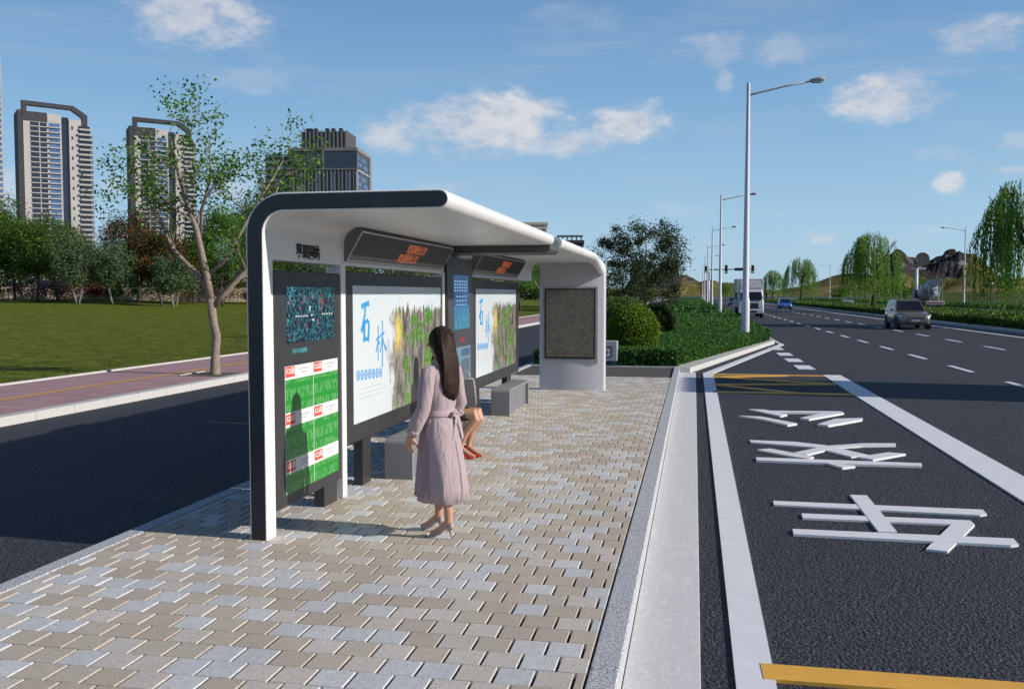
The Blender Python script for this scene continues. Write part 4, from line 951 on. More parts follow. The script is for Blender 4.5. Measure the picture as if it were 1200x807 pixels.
MB().tube([(1.0, -4.1, 1.2), (1.0, -4.1, 3.9)], .03, 5).build('ladder_rail', MIXG, mx)

# unseen board added beyond the right edge of the view to shade the bay
bb = thing('shade_board', 'large unseen board added in the median to cast shade across the bus bay', 'shade_board', (19.2, 21.0, 0))
recalc(MB().bbox(19.0, 19.3, 19.1, 22.8, 3.2, 8.55, .03).build('panel', M('shade_board_face', (.45, .47, .5), .5), bb))
for y in (19.7, 22.2): MB().tube([(19.15, y, -.1), (19.15, y, 3.3)], .13, 10).build('post', POLE, bb, smooth=True)
# number of far walls
fw = thing('far_wall', 'low beige wall closing the view at the end of the roads', 'wall', (0, 428, 0))
recalc(MB().box(-60, 120, 427.8, 428.3, -.5, 1.1).build('wall', M('beige_wall', (.48, .44, .40), .8), fw)); recalc(MB().box(-60, 120, 427.7, 428.4, 1.1, 1.25).build('coping', M('beige_coping', (.55, .52, .48), .8), fw))

# ------------------------------------------------------------------ vegetation
BARK = M('brown_bark', (.25, .20, .155), .9, var=.4, vs=14, bmp=.8, bs=60); BARKD = M('dark_bark', (.06, .048, .038), .95, var=.3, vs=6); BARKP = M('pale_bark', (.19, .175, .155), .9, var=.35, vs=5)
LM = {
 'fresh': leafmat('leaf_fresh', [(0, (.03, .08, .008)), (.5, (.07, .17, .018)), (.85, (.13, .26, .035)), (1, (.20, .34, .06))]),
 'olive': leafmat('leaf_olive', [(0, (.03, .058, .024)), (.5, (.08, .125, .055)), (1, (.17, .23, .12))], .25),
 'green': leafmat('leaf_green', [(0, (.022, .055, .007)), (.5, (.06, .12, .016)), (1, (.14, .22, .035))], .3),
 'dark': leafmat('leaf_dark', [(0, (.010, .020, .004)), (.6, (.024, .046, .009)), (1, (.055, .095, .018))], .2),
 'rust': leafmat('leaf_rust', [(0, (.012, .025, .006)), (.4, (.035, .06, .014)), (.72, (.07, .075, .02)), (.8, (.24, .05, .02)), (1, (.30, .09, .03))], .3),
 'gold': leafmat('leaf_gold', [(0, (.05, .03, .006)), (.5, (.16, .09, .012)), (1, (.34, .20, .02))], .3),
 'red': leafmat('leaf_red', [(0, (.06, .008, .006)), (1, (.24, .02, .015))], .3),
 'purple': leafmat('leaf_purple', [(0, (.012, .006, .02)), (1, (.06, .03, .09))], .3),
 'willow': leafmat('leaf_willow', [(0, (.045, .11, .015)), (.5, (.12, .23, .035)), (1, (.22, .36, .075))], .4),
 'lime': leafmat('leaf_lime', [(0, (.03, .07, .006)), (.4, (.09, .16, .012)), (1, (.26, .34, .03))], .35),
 'hedge': leafmat('leaf_hedge', [(0, (.016, .055, .012)), (.5, (.042, .125, .022)), (.85, (.075, .18, .034)), (1, (.12, .24, .055))], .3, .65),
 'grass': leafmat('grass_blade', [(0, (.05, .07, .008)), (.5, (.11, .14, .018)), (1, (.20, .23, .04))], .35, .7)}
def dome(n, c, r, k, tight=.32, low=-.5):
    """k leaf clumps spread through an uneven crown"""
    u = unit(RNG.normal(size=(k, 3))); u[:, 2] = np.maximum(u[:, 2], low)
    rad = RNG.uniform(.35, 1., k)[:, None] ** .6
    cc = np.array(c) + u * rad * np.array(r) * RNG.uniform(.82, 1.1, (k, 1))
    idx = RNG.integers(0, k, n); sz = RNG.uniform(.6, 1.25, k)[idx][:, None]
    return cc, cc[idx] + RNG.normal(size=(n, 3)) * np.array(r) * tight * sz * .62
def limb(mb, a, b_, r0, r1, wob=.12, n=5):
    a, b_ = Vector(a), Vector(b_); ln = (b_ - a).length; pts = []
    for i in range(n + 1):
        t = i / n; p = a.lerp(b_, t); w_ = wob * ln * math.sin(PI * t)
        pts.append(p + Vector((random.uniform(-1, 1), random.uniform(-1, 1), random.uniform(-.3, .6))) * w_ * .6)
    mb.tube(pts, [r0 + (r1 - r0) * i / n for i in range(n + 1)], 6)
def tree(label, loc, h, rx, rz_, kind, n=4500, leaf=.24, k=34, bark=None, trunk_h=None, group='trees behind the lawn', cat='tree', name='broadleaf_tree', tight=.30, multi=1, low=-.5, tr=None, asp=.55, ry=None):
    o = thing(name, label, cat, loc, 0, group)
    x, y, z = loc; cz = z + h - rz_; th = trunk_h or max(.8, h - 2 * rz_ + rz_ * .55)
    cc, C = dome(n, (x, y, cz), (rx, ry or rx, rz_), k, tight, low)
    mb = MB(); tr = tr or h * .022
    for q in range(multi):
        a = random.uniform(0, 2 * PI); dx, dy = (math.cos(a) * rx * .25, math.sin(a) * rx * .2) if multi > 1 else (random.uniform(-.1, .1) * rx, 0)
        top = (x + dx, y + dy, z + th)
        limb(mb, (x + dx * .15, y + dy * .15, z - .1), top, tr * (1 if multi == 1 else .7), tr * .6, .05)
        for j in range(min(k, 9 if multi == 1 else 5)):
            c = cc[(j * 3 + q) % k]; limb(mb, top, tuple(c), tr * .42, tr * .10, .12, 4)
    recalc(mb.build('trunk', bark or BARKD, o, smooth=True))
    leaves('crown', C, leaf, LM[kind], o, asp)
    return o
# sidewalk tree, limbs laid out as in the photo
SB = (-11.85, 21.5, 0)
def branchy(mb, tips, base, pts, r0, r1, depth):
    P3_ = [Vector(p) for p in pts]; n = len(P3_)
    mb.tube(P3_, [r0 + (r1 - r0) * i / (n - 1) for i in range(n)], 7 if depth == 0 else 5)
    tot = 0
    if depth >= 3:
        tips += [P3_[-1], P3_[len(P3_) // 2]]; return
    nb = (8, 5, 4)[depth]
    for b_ in range(nb):
        t = random.uniform(.30 if depth == 0 else .2, 1.) if b_ else 1.
        i = min(n - 2, int(t * (n - 1))); f_ = t * (n - 1) - i; p = P3_[i].lerp(P3_[i + 1], f_)
        d = (P3_[i + 1] - P3_[i]).normalized()
        rnd_ = Vector((random.gauss(0, 1), random.gauss(0, .8), random.gauss(.15, .8))).normalized()
        nd = (d * (.75 if b_ else 1.4) + rnd_ * .8 + Vector((0, 0, .22 if p.z < 5 else -.25))).normalized(); ln = (.92, .62, .40)[depth] * random.uniform(.6, 1.25)
        q = [p]
        for s_ in range(4): nd = (nd + Vector((random.gauss(0, .16), random.gauss(0, .16), random.gauss(.02, .12)))).normalized(); q.append(q[-1] + nd * ln / 4)
        rr_ = (r0 + (r1 - r0) * t) * .55
        branchy(mb, tips, base, q, rr_, rr_ * .35, depth + 1)
def sidewalk_tree(label, nl=26):
    o = thing('sidewalk_tree', label, 'tree', SB, 0, 'young trees on the pink sidewalk'); o.scale = (1, 1, .95)
    mb = MB(); tips = []
    X = lambda l, dy: [(x, 21.5 + dy * (i / max(1, len(l) - 1)) ** 1.2, z) for i, (x, z) in enumerate(l)]
    mb.tube(X([(-11.83, -.1), (-11.84, .08), (-11.83, .5), (-11.78, 1.0), (-11.86, 1.35), (-11.93, 2.0)], 0), [.17, .125, .108, .104, .104, .10], 10)
    branchy(mb, tips, 0, X([(-11.93, 1.98), (-11.98, 2.56), (-12.21, 3.82), (-12.41, 4.52), (-12.55, 5.2), (-12.62, 5.8), (-12.7, 6.2)], -.5), .105, .02, 0)
    branchy(mb, tips, 0, X([(-11.90, 1.75), (-11.57, 2.15), (-11.08, 2.74), (-10.74, 3.69), (-10.55, 4.42), (-10.3, 5.2)], .7), .085, .018, 0)
    branchy(mb, tips, 0, X([(-11.92, 2.11), (-12.31, 2.64), (-12.77, 3.05), (-13.09, 3.36), (-13.41, 3.94), (-13.8, 4.59), (-14.15, 5.14)], .5), .07, .015, 0)
    branchy(mb, tips, 0, X([(-11.97, 2.6), (-11.56, 3.04), (-10.94, 4.28), (-10.63, 4.94), (-10.45, 5.4), (-10.4, 5.7)], 1.0), .055, .014, 0)
    branchy(mb, tips, 0, X([(-12.17, 3.64), (-12.04, 4.24), (-11.76, 4.76), (-11.51, 5.3), (-11.45, 5.8)], -.9), .05, .012, 0)
    recalc(mb.build('trunk', BARK, o, smooth=True))
    T = np.array([tuple(t) for t in tips]); keep = (RNG.random(len(T)) < .48); T = T[keep]
    C = np.repeat(T, nl, axis=0) + RNG.normal(size=(len(T) * nl, 3)) * .10
    m_ = RNG.random(len(C)) < .55; C = C[m_]
    leaves('crown', C, .088, LM['fresh'], o, .72)
    return o
random.seed(21); s0 = sidewalk_tree('leafy young tree with crooked forked trunk nearest the shelter on the pink sidewalk', 15)
for i, (y, rz__, sc_, lb) in enumerate(((40, 2.2, .66, 'young sidewalk tree whose top shows just above the shelter roof'), (57, 4.1, .72, 'young sidewalk tree seen through the opening before the map wall'), (76, .9, .8, 'far young sidewalk tree hidden mostly by the shelter'))):
    c = copy_tree(s0); c.location = (-11.9, y, 0); c.rotation_euler.z = rz__; c.scale = (sc_,) * 3; c['label'] = lb
# tree pit
struct(MB().box(-12.45, -11.34, 20.95, 22.05, -.3, -.003).build('tree_pit', M('tree_pit_soil', (.10, .08, .06), .95)), 'square soil pit around the near sidewalk tree')
recalc(MB().ext([(-12.5, .0), (-12.45, .0), (-12.45, .02), (-12.5, .02)], 20.9, 22.1).build('tree_pit_edge', GRANL)); bpy.data.objects['tree_pit_edge']['kind'] = 'structure'

def at_px(px, D, z=1.7):       # ground point at the viewing azimuth of the photograph's column px, D metres away
    a = math.atan((px - 600) / 1090) - math.radians(11.09); return (D * math.sin(a), D * math.cos(a), z)
def place(px, D):
    x, y, z = at_px(px, D); return (x, y, lawnz(x, y) if x < -15.2 else 0)
def hgt(ytop, D): return 2 + (345 - ytop) / 1090 * D
BT = [  # px, D, top y, half width px, kind, label
 (-25, 118, 235, 40, 'green', 'bright green tree at the left edge, left of the first tower'), (18, 122, 262, 26, 'green', 'green tree below the left edge of the first tower'), (45, 112, 268, 28, 'green', 'rounded dark green tree in front of the first tower'), (68, 116, 262, 30, 'green', 'tall green tree in front of the middle of the first tower'),
 (92, 106, 280, 27, 'olive', 'silvery olive tree with a pale crooked trunk right of the first tower'), (134, 106, 285, 25, 'olive', 'silvery olive tree with twisted pale trunk between the two towers'), (160, 114, 255, 34, 'rust', 'tree with red rust coloured leaves below the second tower'), (190, 108, 272, 34, 'rust', 'reddish green tree left of the near sidewalk tree trunk'),
 (205, 104, 300, 22, 'olive', 'low grey green tree with several thin pale stems'), (228, 118, 285, 26, 'green', 'small dark green tree behind the sidewalk tree trunk'), (262, 112, 248, 32, 'fresh', 'fresh green tree just right of the sidewalk tree trunk'), (300, 116, 240, 34, 'green', 'dense green tree beside the front corner of the shelter'),
 (330, 124, 215, 38, 'green', 'tall green tree rising behind the shelter corner, below the dark office block'), (400, 118, 268, 40, 'green', 'green tree hidden behind the first advert'), (470, 124, 270, 42, 'olive', 'grey green tree hidden behind the first advert, farther right'), (540, 120, 280, 38, 'green', 'green tree behind the kiosk'),
 (610, 112, 290, 30, 'fresh', 'yellow green tree seen through the opening beside the map wall'), (640, 125, 288, 34, 'green', 'dark green tree behind the map wall')]
for px, D, yt, hwp, kind, lb in BT:
    p = place(px, D); h = hgt(yt, D) - p[2]; rx = hwp / 1090 * D; low = h * (.20 if kind != 'olive' else .16)
    tree(lb, p, h, rx, (h - low) / 2, kind, n=17000 if px < 345 else 4500, leaf=.23 if kind != 'olive' else .19, k=60, bark=BARKP if kind == 'olive' or px == 300 else BARKD, trunk_h=low + h * .12, multi=4 if px == 205 else (2 if px in (92, 134, 160) else 1), tr=.16, tight=.26)
# shrubs beneath the trees
for px, D, yt, hwp, kind, lb in [(10, 124, 322, 16, 'gold', 'golden shrub at the left end of the tree belt'), (38, 128, 325, 20, 'purple', 'purple flowering shrub under the left trees'), (60, 126, 327, 16, 'purple', 'second purple shrub, right of its twin'), (78, 128, 322, 16, 'rust', 'rusty shrub behind the olive tree'),
    (112, 128, 325, 15, 'red', 'red shrub between the two olive trees'), (130, 130, 328, 12, 'gold', 'golden shrub behind the twisted olive trunk'), (150, 124, 322, 13, 'fresh', 'bright green shrub right of the twisted olive trunk'), (178, 130, 325, 20, 'dark', 'dark shrub under the rusty tree'), (215, 130, 322, 22, 'gold', 'amber shrub left of the sidewalk tree trunk'),
    (262, 130, 318, 24, 'gold', 'amber shrub right of the sidewalk tree trunk'), (290, 126, 325, 16, 'rust', 'rusty brown shrub beside the shelter corner')]:
    p = place(px, D); h = hgt(yt, D) - p[2]; tree(lb, p, h, hwp / 1090 * D, h * .52, kind, n=1500, leaf=.20, k=16, trunk_h=h * .4, group='shrubs under the lawn trees', cat='shrub', name='shrub', tr=.05)
# backdrop thicket behind the belt
TK = []
for i in range(60000):
    px = random.uniform(-60, 690); D = random.uniform(134, 160); z_ = random.random() ** 1.2 * (6.2 + 2.0 * math.sin(px * .045) + 1.2 * math.sin(px * .13)); x, y, _ = at_px(px, D); TK.append((x, y, 1.4 + z_))
tag(leaves('thicket', TK, .45, LM['dark'], None, .6), 'dark thicket filling the gaps behind the lawn trees', None, None, 'stuff')
lwll = thing('garden_wall', 'low beige garden wall behind the lawn trees', 'wall', at_px(110, 131, 0))
a0, a1 = at_px(-30, 131), at_px(330, 131); d_ = Vector((a1[0] - a0[0], a1[1] - a0[1], 0)).normalized(); nn_ = Vector((-d_.y, d_.x, 0)) * .2
recalc(MB().loft([[tuple(Vector((q[0], q[1], z)) + nn_ * s_) for q, s_, z in ((a0, 1, 1.), (a1, 1, 1.), (a1, -1, 1.), (a0, -1, 1.))], [tuple(Vector((q[0], q[1], z)) + nn_ * s_) for q, s_, z in ((a0, 1, 2.9), (a1, 1, 2.9), (a1, -1, 2.9), (a0, -1, 2.9))]]).build('wall', M('sand_wall', (.36, .29, .22), .85, var=.2, vs=.5), lwll))
# big dark tree behind the shelter and its thicket
tree('large dark tree with airy crown right behind the map wall of the shelter', place(757, 118), 11.6, 6.3, 4.6, 'dark', n=15000, leaf=.27, k=64, trunk_h=3.6, group=None, name='large_tree', tight=.14, tr=.28)
for px, D, yt, hwp, lb in ((712, 112, 312, 26, 'dark bush nearest the map wall under the large tree'), (742, 108, 306, 30, 'dark bush below the crown of the large tree'), (775, 112, 311, 24, 'dark bush at the right end of the large tree')):
    p = place(px, D); h = hgt(yt, D); tree(lb, p, h, hwp / 1090 * D, h * .5, 'dark', n=4500, leaf=.2, k=30, trunk_h=h * .4, group='dark bushes under the large tree', cat='bush', name='bush', tr=.08)
# rail fence behind the bushes
fn = thing('rail_fence', 'brown metal rail fence beyond the left road, behind the round bushes', 'fence', (-9.5, 96, 0))
post = MB(); 
for k in range(36):
    x = -14 + k * .34 * 1.0; MB
    p_ = MB().box(x - .03, x + .03, 95.97, 96.03, 0, 1.45); p_.build('post', M('fence_brown', (.12, .08, .055), .7), fn)
for z in (.35, 1.25): MB().box(-14, -2.0, 95.98, 96.02, z, z + .06).build('rail', MATS['fence_brown'], fn)

# willows in the median
def willow(label, loc, h, r, n_st, leaf, group='willows in the median'):
    o = thing('willow_tree', label, 'willow', loc, 0, group); x, y, z = loc
    mb = MB(); top = (x + .1, y, z + h * .42)
    limb(mb, (x, y, z - .2), top, h * .022, h * .016, .05)
    P_l = []
    arms = []
    for j in range(14):
        a = 2 * PI * j / 14 + random.uniform(-.2, .2); rr_ = r * random.uniform(.35, .85)
        e = (x + rr_ * math.cos(a), y + rr_ * math.sin(a), z + h * (.97 - .22 * (rr_ / r) ** 2)); limb(mb, top, e, h * .009, h * .003, .12, 4); arms.append(e)
    recalc(mb.build('trunk', BARKD, o, smooth=True))
    r *= .87; CLs = [(random.uniform(0, 2 * PI), r * math.sqrt(random.uniform(.02, 1))) for _ in range(46)]
    for s_ in range(n_st):
        a, q = CLs[s_ % 46]; px_, py_ = x + q * math.cos(a) + random.gauss(0, .24), y + q * math.sin(a) + random.gauss(0, .24)
        q = min(math.hypot(px_ - x, py_ - y), r * 1.05)
        zt = z + h * (1.0 - .30 * (q / r) ** 2.4) - random.uniform(0, .10) * h
        ln = h * random.uniform(.30, .72) * (.75 + .35 * q / r); ln = min(ln, zt - z - h * random.uniform(.03, .22)); m_ = max(3, int(ln / (leaf * .55)))
        sw = random.uniform(-.05, .05); 
        for t in range(m_):
            f_ = t / m_; out = .10 * r * math.sin(min(1, f_ * 3) * PI / 2)
            P_l.append((px_ + out * math.cos(a) + sw * f_ * ln + random.gauss(0, .03), py_ + out * math.sin(a) + random.gauss(0, .03), zt - f_ * ln))
    leaves('crown', P_l, leaf, LM['willow'], o, .30, droop=.72)
    return o
def wx(px, X): return X / math.tan(math.atan((px - 600) / 1090) - math.radians(11.09)) if False else X / math.tan(math.atan((px - 600) / 1090) - math.radians(11.09))
def wy(px, X): a = math.atan((px - 600) / 1090) - math.radians(11.09); return X / math.tan(a)
random.seed(5)
for px, yt, hwp, n_st, lf, lb in ((1208, 218, 56, 620, .25, 'large weeping willow cut by the right edge of the view'), (1022, 275, 33, 560, .25, 'weeping willow behind the suv, left of the concrete mixer'), (938, 302, 20, 330, .32, 'weeping willow between the white truck and the blue car'), (905, 316, 13, 260, .4, 'small distant weeping willow just right of the white truck'), (850, 330, 9, 200, .5, 'farthest weeping willow, left of the white truck')):
    X = 21.5; Y = min(wy(px, X), 420); a = math.atan((px - 600) / 1090) - math.radians(11.09)
    if px == 850: Y = 400; X = Y * math.tan(a)
    D = Y / math.cos(a); h = 2 + (345 - yt) / 1090 * D
    willow(lb, (X, Y, .25), h - .2, hwp / 1090 * D, n_st, lf)
# planting: low hedge on the island, median and verge
def cover(name, label, x0, x1, y0, y1, n, size, zt, mat, kind, front=None, sides=True):
    C = np.stack([RNG.uniform(x0, x1, n), RNG.uniform(y0, y1, n), zt + RNG.normal(0, .012, n)], 1)
    C[:, 2] += .018 * np.sin(C[:, 0] * 3.1 + C[:, 1] * 1.7) + .012 * np.sin(C[:, 0] * 7.3 - C[:, 1] * 2.9)
    return C
def inside_nose(C):
    lim = np.where(C[:, 1] < 42.1, -.46 + (C[:, 1] - 26.9) * (3.1 + .46) / (42.1 - 26.9), 3.12)
    return C[C[:, 0] < np.minimum(lim, 3.12)]
HG = []
HG.append((inside_nose(cover('', '', -4.45, 3.12, 26.5, 46, 150000, 0, .43, 0, 0)), .062)); HG.append((inside_nose(cover('', '', -4.45, 3.12, 46, 80, 42000, 0, .43, 0, 0)), .13)); HG.append((cover('', '', -4.45, 3.12, 80, 420, 60000, 0, .42, 0, 0), .34))
# front and slanted faces
t = RNG.random(16000); fx = RNG.uniform(-4.45, -.45, 16000); HG.append((np.stack([fx, 26.31 + RNG.normal(0, .05, 16000), RNG.uniform(0, .44, 16000)], 1), .085))
t = RNG.random(26000); HG.append((np.stack([-.46 + t * 3.56 + RNG.normal(0, .05, 26000), 26.9 + t * 15.2, RNG.uniform(.0, .44, 26000)], 1), .085))
HG.append((np.stack([3.12 + RNG.normal(0, .05, 12000), 42 + 90 * RNG.random(12000) ** 1.5, RNG.uniform(.0, .44, 12000)], 1), .15))
Vs, Fs, o_ = [], [], 0
for C, s_ in HG:
    Vv, Ff = leafquads(C, s_, .62, None, 1.2); Vs.append(Vv); Fs.append(Ff + o_); o_ += len(Vv)
Vs = np.concatenate(Vs); Fs = np.concatenate(Fs)
hc = npmesh('hedge_planting', Vs, Fs, LM['hedge'], None, RNG.random(len(Fs))); tag(hc, 'low dense dark green planting covering the traffic island', None, None, 'stuff')
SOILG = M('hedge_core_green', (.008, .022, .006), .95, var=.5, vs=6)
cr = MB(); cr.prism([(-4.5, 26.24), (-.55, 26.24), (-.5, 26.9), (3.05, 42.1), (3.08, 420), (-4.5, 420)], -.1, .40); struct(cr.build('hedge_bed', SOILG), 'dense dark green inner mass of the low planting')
# round bushes at the island
for px, D, yt, r, kind, lb, lf in ((728, 30.2, 348, 1.12, 'green', 'large round clipped bush behind the utility cabinet', .07), (742, 28.9, 358, .80, 'lime', 'round clipped bush with bright lime leaves in front of the large dark bush', .07), (770, 40, 356, .75, 'dark', 'small dark round bush farther along the island', .08)):
    x, y, _ = at_px(px, D); h = hgt(yt, D); o = thing('round_bush', lb, 'bush', (x, y, 0), 0, 'round bushes on the island')
    n = 15000; u = unit(RNG.normal(size=(n, 3))); rad = RNG.uniform(.80, 1.04, n)[:, None]; C = np.array([x, y, h * .5]) + u * rad * np.array([r, r, h * .5]); C = C[C[:, 2] > .05]
    leaves('foliage', C, lf, LM[kind], o, .62, None)
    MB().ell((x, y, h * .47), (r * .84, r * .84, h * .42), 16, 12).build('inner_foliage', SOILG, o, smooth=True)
    MB().tube([(x, y, 0), (x, y, h * .4)], .06, 6).build('stem', BARKD, o)
# median
C = np.concatenate([np.stack([RNG.uniform(18.4, 26.8, 70000), 20 + 230 * RNG.random(70000) ** 1.3, RNG.normal(.47, .04, 70000)], 1), np.stack([18.42 + RNG.normal(0, .05, 45000), 25 + 200 * RNG.random(45000) ** 1.4, RNG.uniform(.02, .50, 45000)], 1), np.stack([RNG.uniform(18.4, 26.8, 14000), RNG.uniform(250, 420, 14000), RNG.normal(.47, .04, 14000)], 1)])
tag(leaves('median_planting', C, .26, LM['green'], None, .5, up=1.), 'clipped green planting along the median', None, None, 'stuff')
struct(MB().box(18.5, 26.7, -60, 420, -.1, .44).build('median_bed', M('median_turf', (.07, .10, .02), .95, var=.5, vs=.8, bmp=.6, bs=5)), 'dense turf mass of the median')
C = np.stack([RNG.uniform(39.8, 42.5, 40000), 60 + 320 * RNG.random(40000), RNG.uniform(.0, .6, 40000)], 1)
tag(leaves('verge_planting', C, .40, LM['hedge'], None, .5), 'green strip of planting along the far verge', None, None, 'stuff')
# lawn tufts near the sidewalk
n = 60000; X_ = -15.15 - RNG.random(n) ** 1.6 * 30; Y_ = RNG.uniform(14, 75, n); C = np.stack([X_, Y_, np.array([lawnz(a, b_) for a, b_ in zip(X_, Y_)]) + .0], 1)
V, F = leafquads(C, .10, .18, .0, None); V = V.reshape(-1, 4, 3); dz = np.abs(V[:, 2, 2] - V[:, 0, 2]) * .6 + .02; V[:, 2, 2] = V[:, 0, 2] + dz; V[:, 1, 2] = V[:, 0, 2] + dz * .5; V[:, 3, 2] = V[:, 0, 2] + dz * .5
tag(npmesh('grass_tufts', V.reshape(-1, 3), F, LM['grass'], None, RNG.random(len(F))), 'short grass blades along the near part of the lawn', None, None, 'stuff')
# shrubs on the right-hand slope
for i, (px, D, yt, hwp) in enumerate(((1060, 300, 322, 16), (1085, 310, 325, 12), (1040, 320, 325, 14), (985, 420, 338, 12), (880, 430, 335, 10))):
    a = math.atan((px - 600) / 1090) - math.radians(11.09); x, y = D * math.sin(a), D * math.cos(a); z = fieldz(x, y) if x > 40 else 0; h = hgt(yt, D) - z
    tree(['broad green tree on the slope behind the concrete mixer', 'green tree on the slope right of the dish mast', 'green tree on the slope left of the dish mast', 'low green tree at the foot of the hill behind the pale car', 'low green tree at the hill foot above the white truck'][i], (x, y, z), h, hwp / 1090 * D, h * .5, 'fresh', n=2200, leaf=.5, k=20, trunk_h=h * .3, group='trees at the foot of the hills')
# slim trees in the field
for i, (px, lb) in enumerate(((1160, 'slim dark sapling on the field beside the far street lamp'), (1178, 'slim dark sapling on the field behind the hanging willow branches'))):
    a = math.atan((px - 600) / 1090) - math.radians(11.09); D = 170; x, y = D * math.sin(a), D * math.cos(a)
    tree(lb, (x, y, fieldz(x, y)), 4.6, .9, 1.0, 'dark', n=260, leaf=.3, k=8, trunk_h=3.3, group='saplings in the field', tr=.07, name='sapling')

# ------------------------------------------------------------------ buildings
CONC = M('tower_beige', (.42, .40, .395), .85, var=.1, vs=.1); TDARK = M('tower_dark', (.030, .030, .036), .7, var=.15, vs=.2); TGL = M('tower_glass', (.016, .022, .038), .12, spec=.8, var=.3, vs=.15); TGLB = M('tower_glass_blue', (.07, .14, .30), .12, spec=.9, var=.4, vs=.2); RAIL = M('balcony_rail', (.38, .36, .35), .7)
def tower(label, loc, rz, s=1.0, floors=31):
    o = thing('apartment_tower', label, 'tower block', loc, rz, 'twin apartment towers', local=True); fh = 3.02; H_ = 102.
    B = lambda nm, mt, x0, x1, y0, y1, z0, z1, p=o: recalc(MB().box(x0 * s, x1 * s, y0 * s, y1 * s, z0 * s, z1 * s).build(nm, mt, p))
    B('dark_side', TDARK, -19.8, -17., 0.2, 20, 0, 110.5); B('roof_block', TDARK, -17, -4.2, .3, 18, 104.4, 110)
    wl = B('wall', CONC, -16.9, 3.6, 0, 18, 0, 104.3); B('glass_recess', TGL, 3.7, 7.6, 1.6, 18, 0, 108.5); w2 = B('wall', CONC, 7.7, 19.6, 0, 17.5, 0, 104)
    B('wall', CONC, -4, 3.6, .1, 17, 104.4, 109.5); B('wall', CONC, 7.8, 16.5, .4, 17, 104.1, 107.5); B('curved_end', M('tower_blue_side', (.09, .11, .17), .6), 19.7, 20.9, 1.2, 16, 0, 100)
    fr_ = MB()
    fr_.ext([(-17.6, 108), (-14.9, 108), (-14.9, 113.6), (-17.6, 116.2)], .0, 3.5); fr_.ext([(-17.6, 116.2), (-14.9, 113.6), (9., 113.2), (10.5, 115.6)], 0, 3.5); fr_.ext([(10.5, 115.6), (9., 113.2), (14.9, 109.1), (18.1, 110.6)], 0, 3.5); fr_.ext([(18.1, 110.6), (14.9, 109.1), (14.9, 103.9), (18.1, 103.9)], 0, 3.5)
    fr_.v = [(a * s, b_ * s, c * s) for a, b_, c in fr_.v]; recalc(fr_.build('roof_frame', TDARK, o))
    for k in range(9, floors + 3):
        z = 104 - (floors + 3 - k) * fh + .2
        for x0, x1, mt in ((-13.2, -8.6, TGL), (-8.0, -4.4, TGL), (-3.2, 2.6, TGLB)): B('window', mt, x0, x1, -.12, .0 - .003, z + .75, z + 2.85)
        B('balcony', RAIL, -3.5, 3.2, -1.2, -.004, z, z + .72); B('sill', RAIL, -13.4, -4.2, -.45, -.004, z + .1, z + .55)
        if k % 1 == 0: B('balcony', RAIL, 12.5 + (k % 2) * .8, 20.6, -1.5, -.005, z + .1, z + 1.15); B('window', TGL, 12.8, 19.4, -.1, -.003, z + 1.2, z + 2.8)
        if k % 2: B('vent', TDARK, 9.0, 10.0, -.1, -.003, z + .3, z + 2.2)
    return o
def aim(x, y): return math.atan2(-x, y)
tx_, ty_ = -377., 500.
tower('left one of two beige apartment towers with dark roof frames', (tx_, ty_, 0), aim(tx_, ty_) + .13)
tx_, ty_ = -334., 545.
t2 = tower('beige tower with dark roof frame, partly behind the near sidewalk tree', (tx_, ty_, -1), aim(tx_, ty_) + .13, .985)
# sliver at the left edge
sv = thing('office_tower', 'pale high tower just cut by the left edge of the view', 'tower block', (-383.3, 450, 0), aim(-383.3, 450), local=True)
recalc(MB().box(-14, 9.2, 0, 20, 0, 132).build('wall', CONC, sv)); 
for k in range(34): recalc(MB().box(-13, 8.6, -.2, -.003, 20 + k * 3.2, 21.8 + k * 3.2).build('window', TGLB, sv))
# office block behind the tree
ob_ = thing('office_block', 'dark grey office block with vertical fins and a stepped top, behind the shelter roof', 'office block', (-176, 424, 0), aim(-176, 424) - .26, local=True)
FIN = M('office_fin', (.19, .18, .19), .7, var=.1, vs=.3); OFD = M('office_wall', (.065, .065, .08), .6)
Bq = lambda nm, mt, x0, x1, y0, y1, z0, z1, p=ob_: recalc(MB().box(x0, x1, y0, y1, z0, z1).build(nm, mt, p))
ow = Bq('wall', OFD, -16, 17, 0, 30, 0, 70.5); Bq('parapet', FIN, -16.3, 17.3, -.3, 30.3, 70.55, 72.2); tb_ = Bq('top_block', OFD, -11, 11, 4, 24, 72.25, 80.5)
for k in range(12): Bq('fin', FIN, -11.05 + k * 1.95, -10.5 + k * 1.95, 3.7, 3.99, 72.25, 80.6, tb_)
for k in range(10): Bq('fin', FIN, 11.01, 11.4, 4.2 + k * 2.05, 4.7 + k * 2.05, 72.25, 81.0, tb_)
for x in (-9, -7.4, -5, .5, 3.5, 7.2): Bq('roof_unit', TDARK, x, x + 1.5, 5, 8, 80.6, 82.2, tb_)
Bq('glass_band', TGL, -15.8, 16.8, -.12, -.003, 62.3, 69.6); Bq('pilaster', FIN, .2, 1.0, -.5, -.13, 60, 71.5)
for k in range(18): Bq('fin', FIN, -15.9 + k * 1.83, -15.45 + k * 1.83, -.5, -.003, 45.5, 61.6, ow); Bq('fin', FIN, -15.9 + k * 1.83, -15.45 + k * 1.83, -.5, -.003, 20, 45.0, ow)
Bq('ledge', FIN, -16.2, 17.2, -.6, -.003, 61.65, 62.25); Bq('ledge', FIN, -16.2, 17.2, -.55, -.003, 45.02, 45.48)
for k in range(8): Bq('window', TGLB if k % 2 else TGL, -15 + k * 3.9, -13.2 + k * 3.9, -.1, -.004, 47, 60.5, ow)
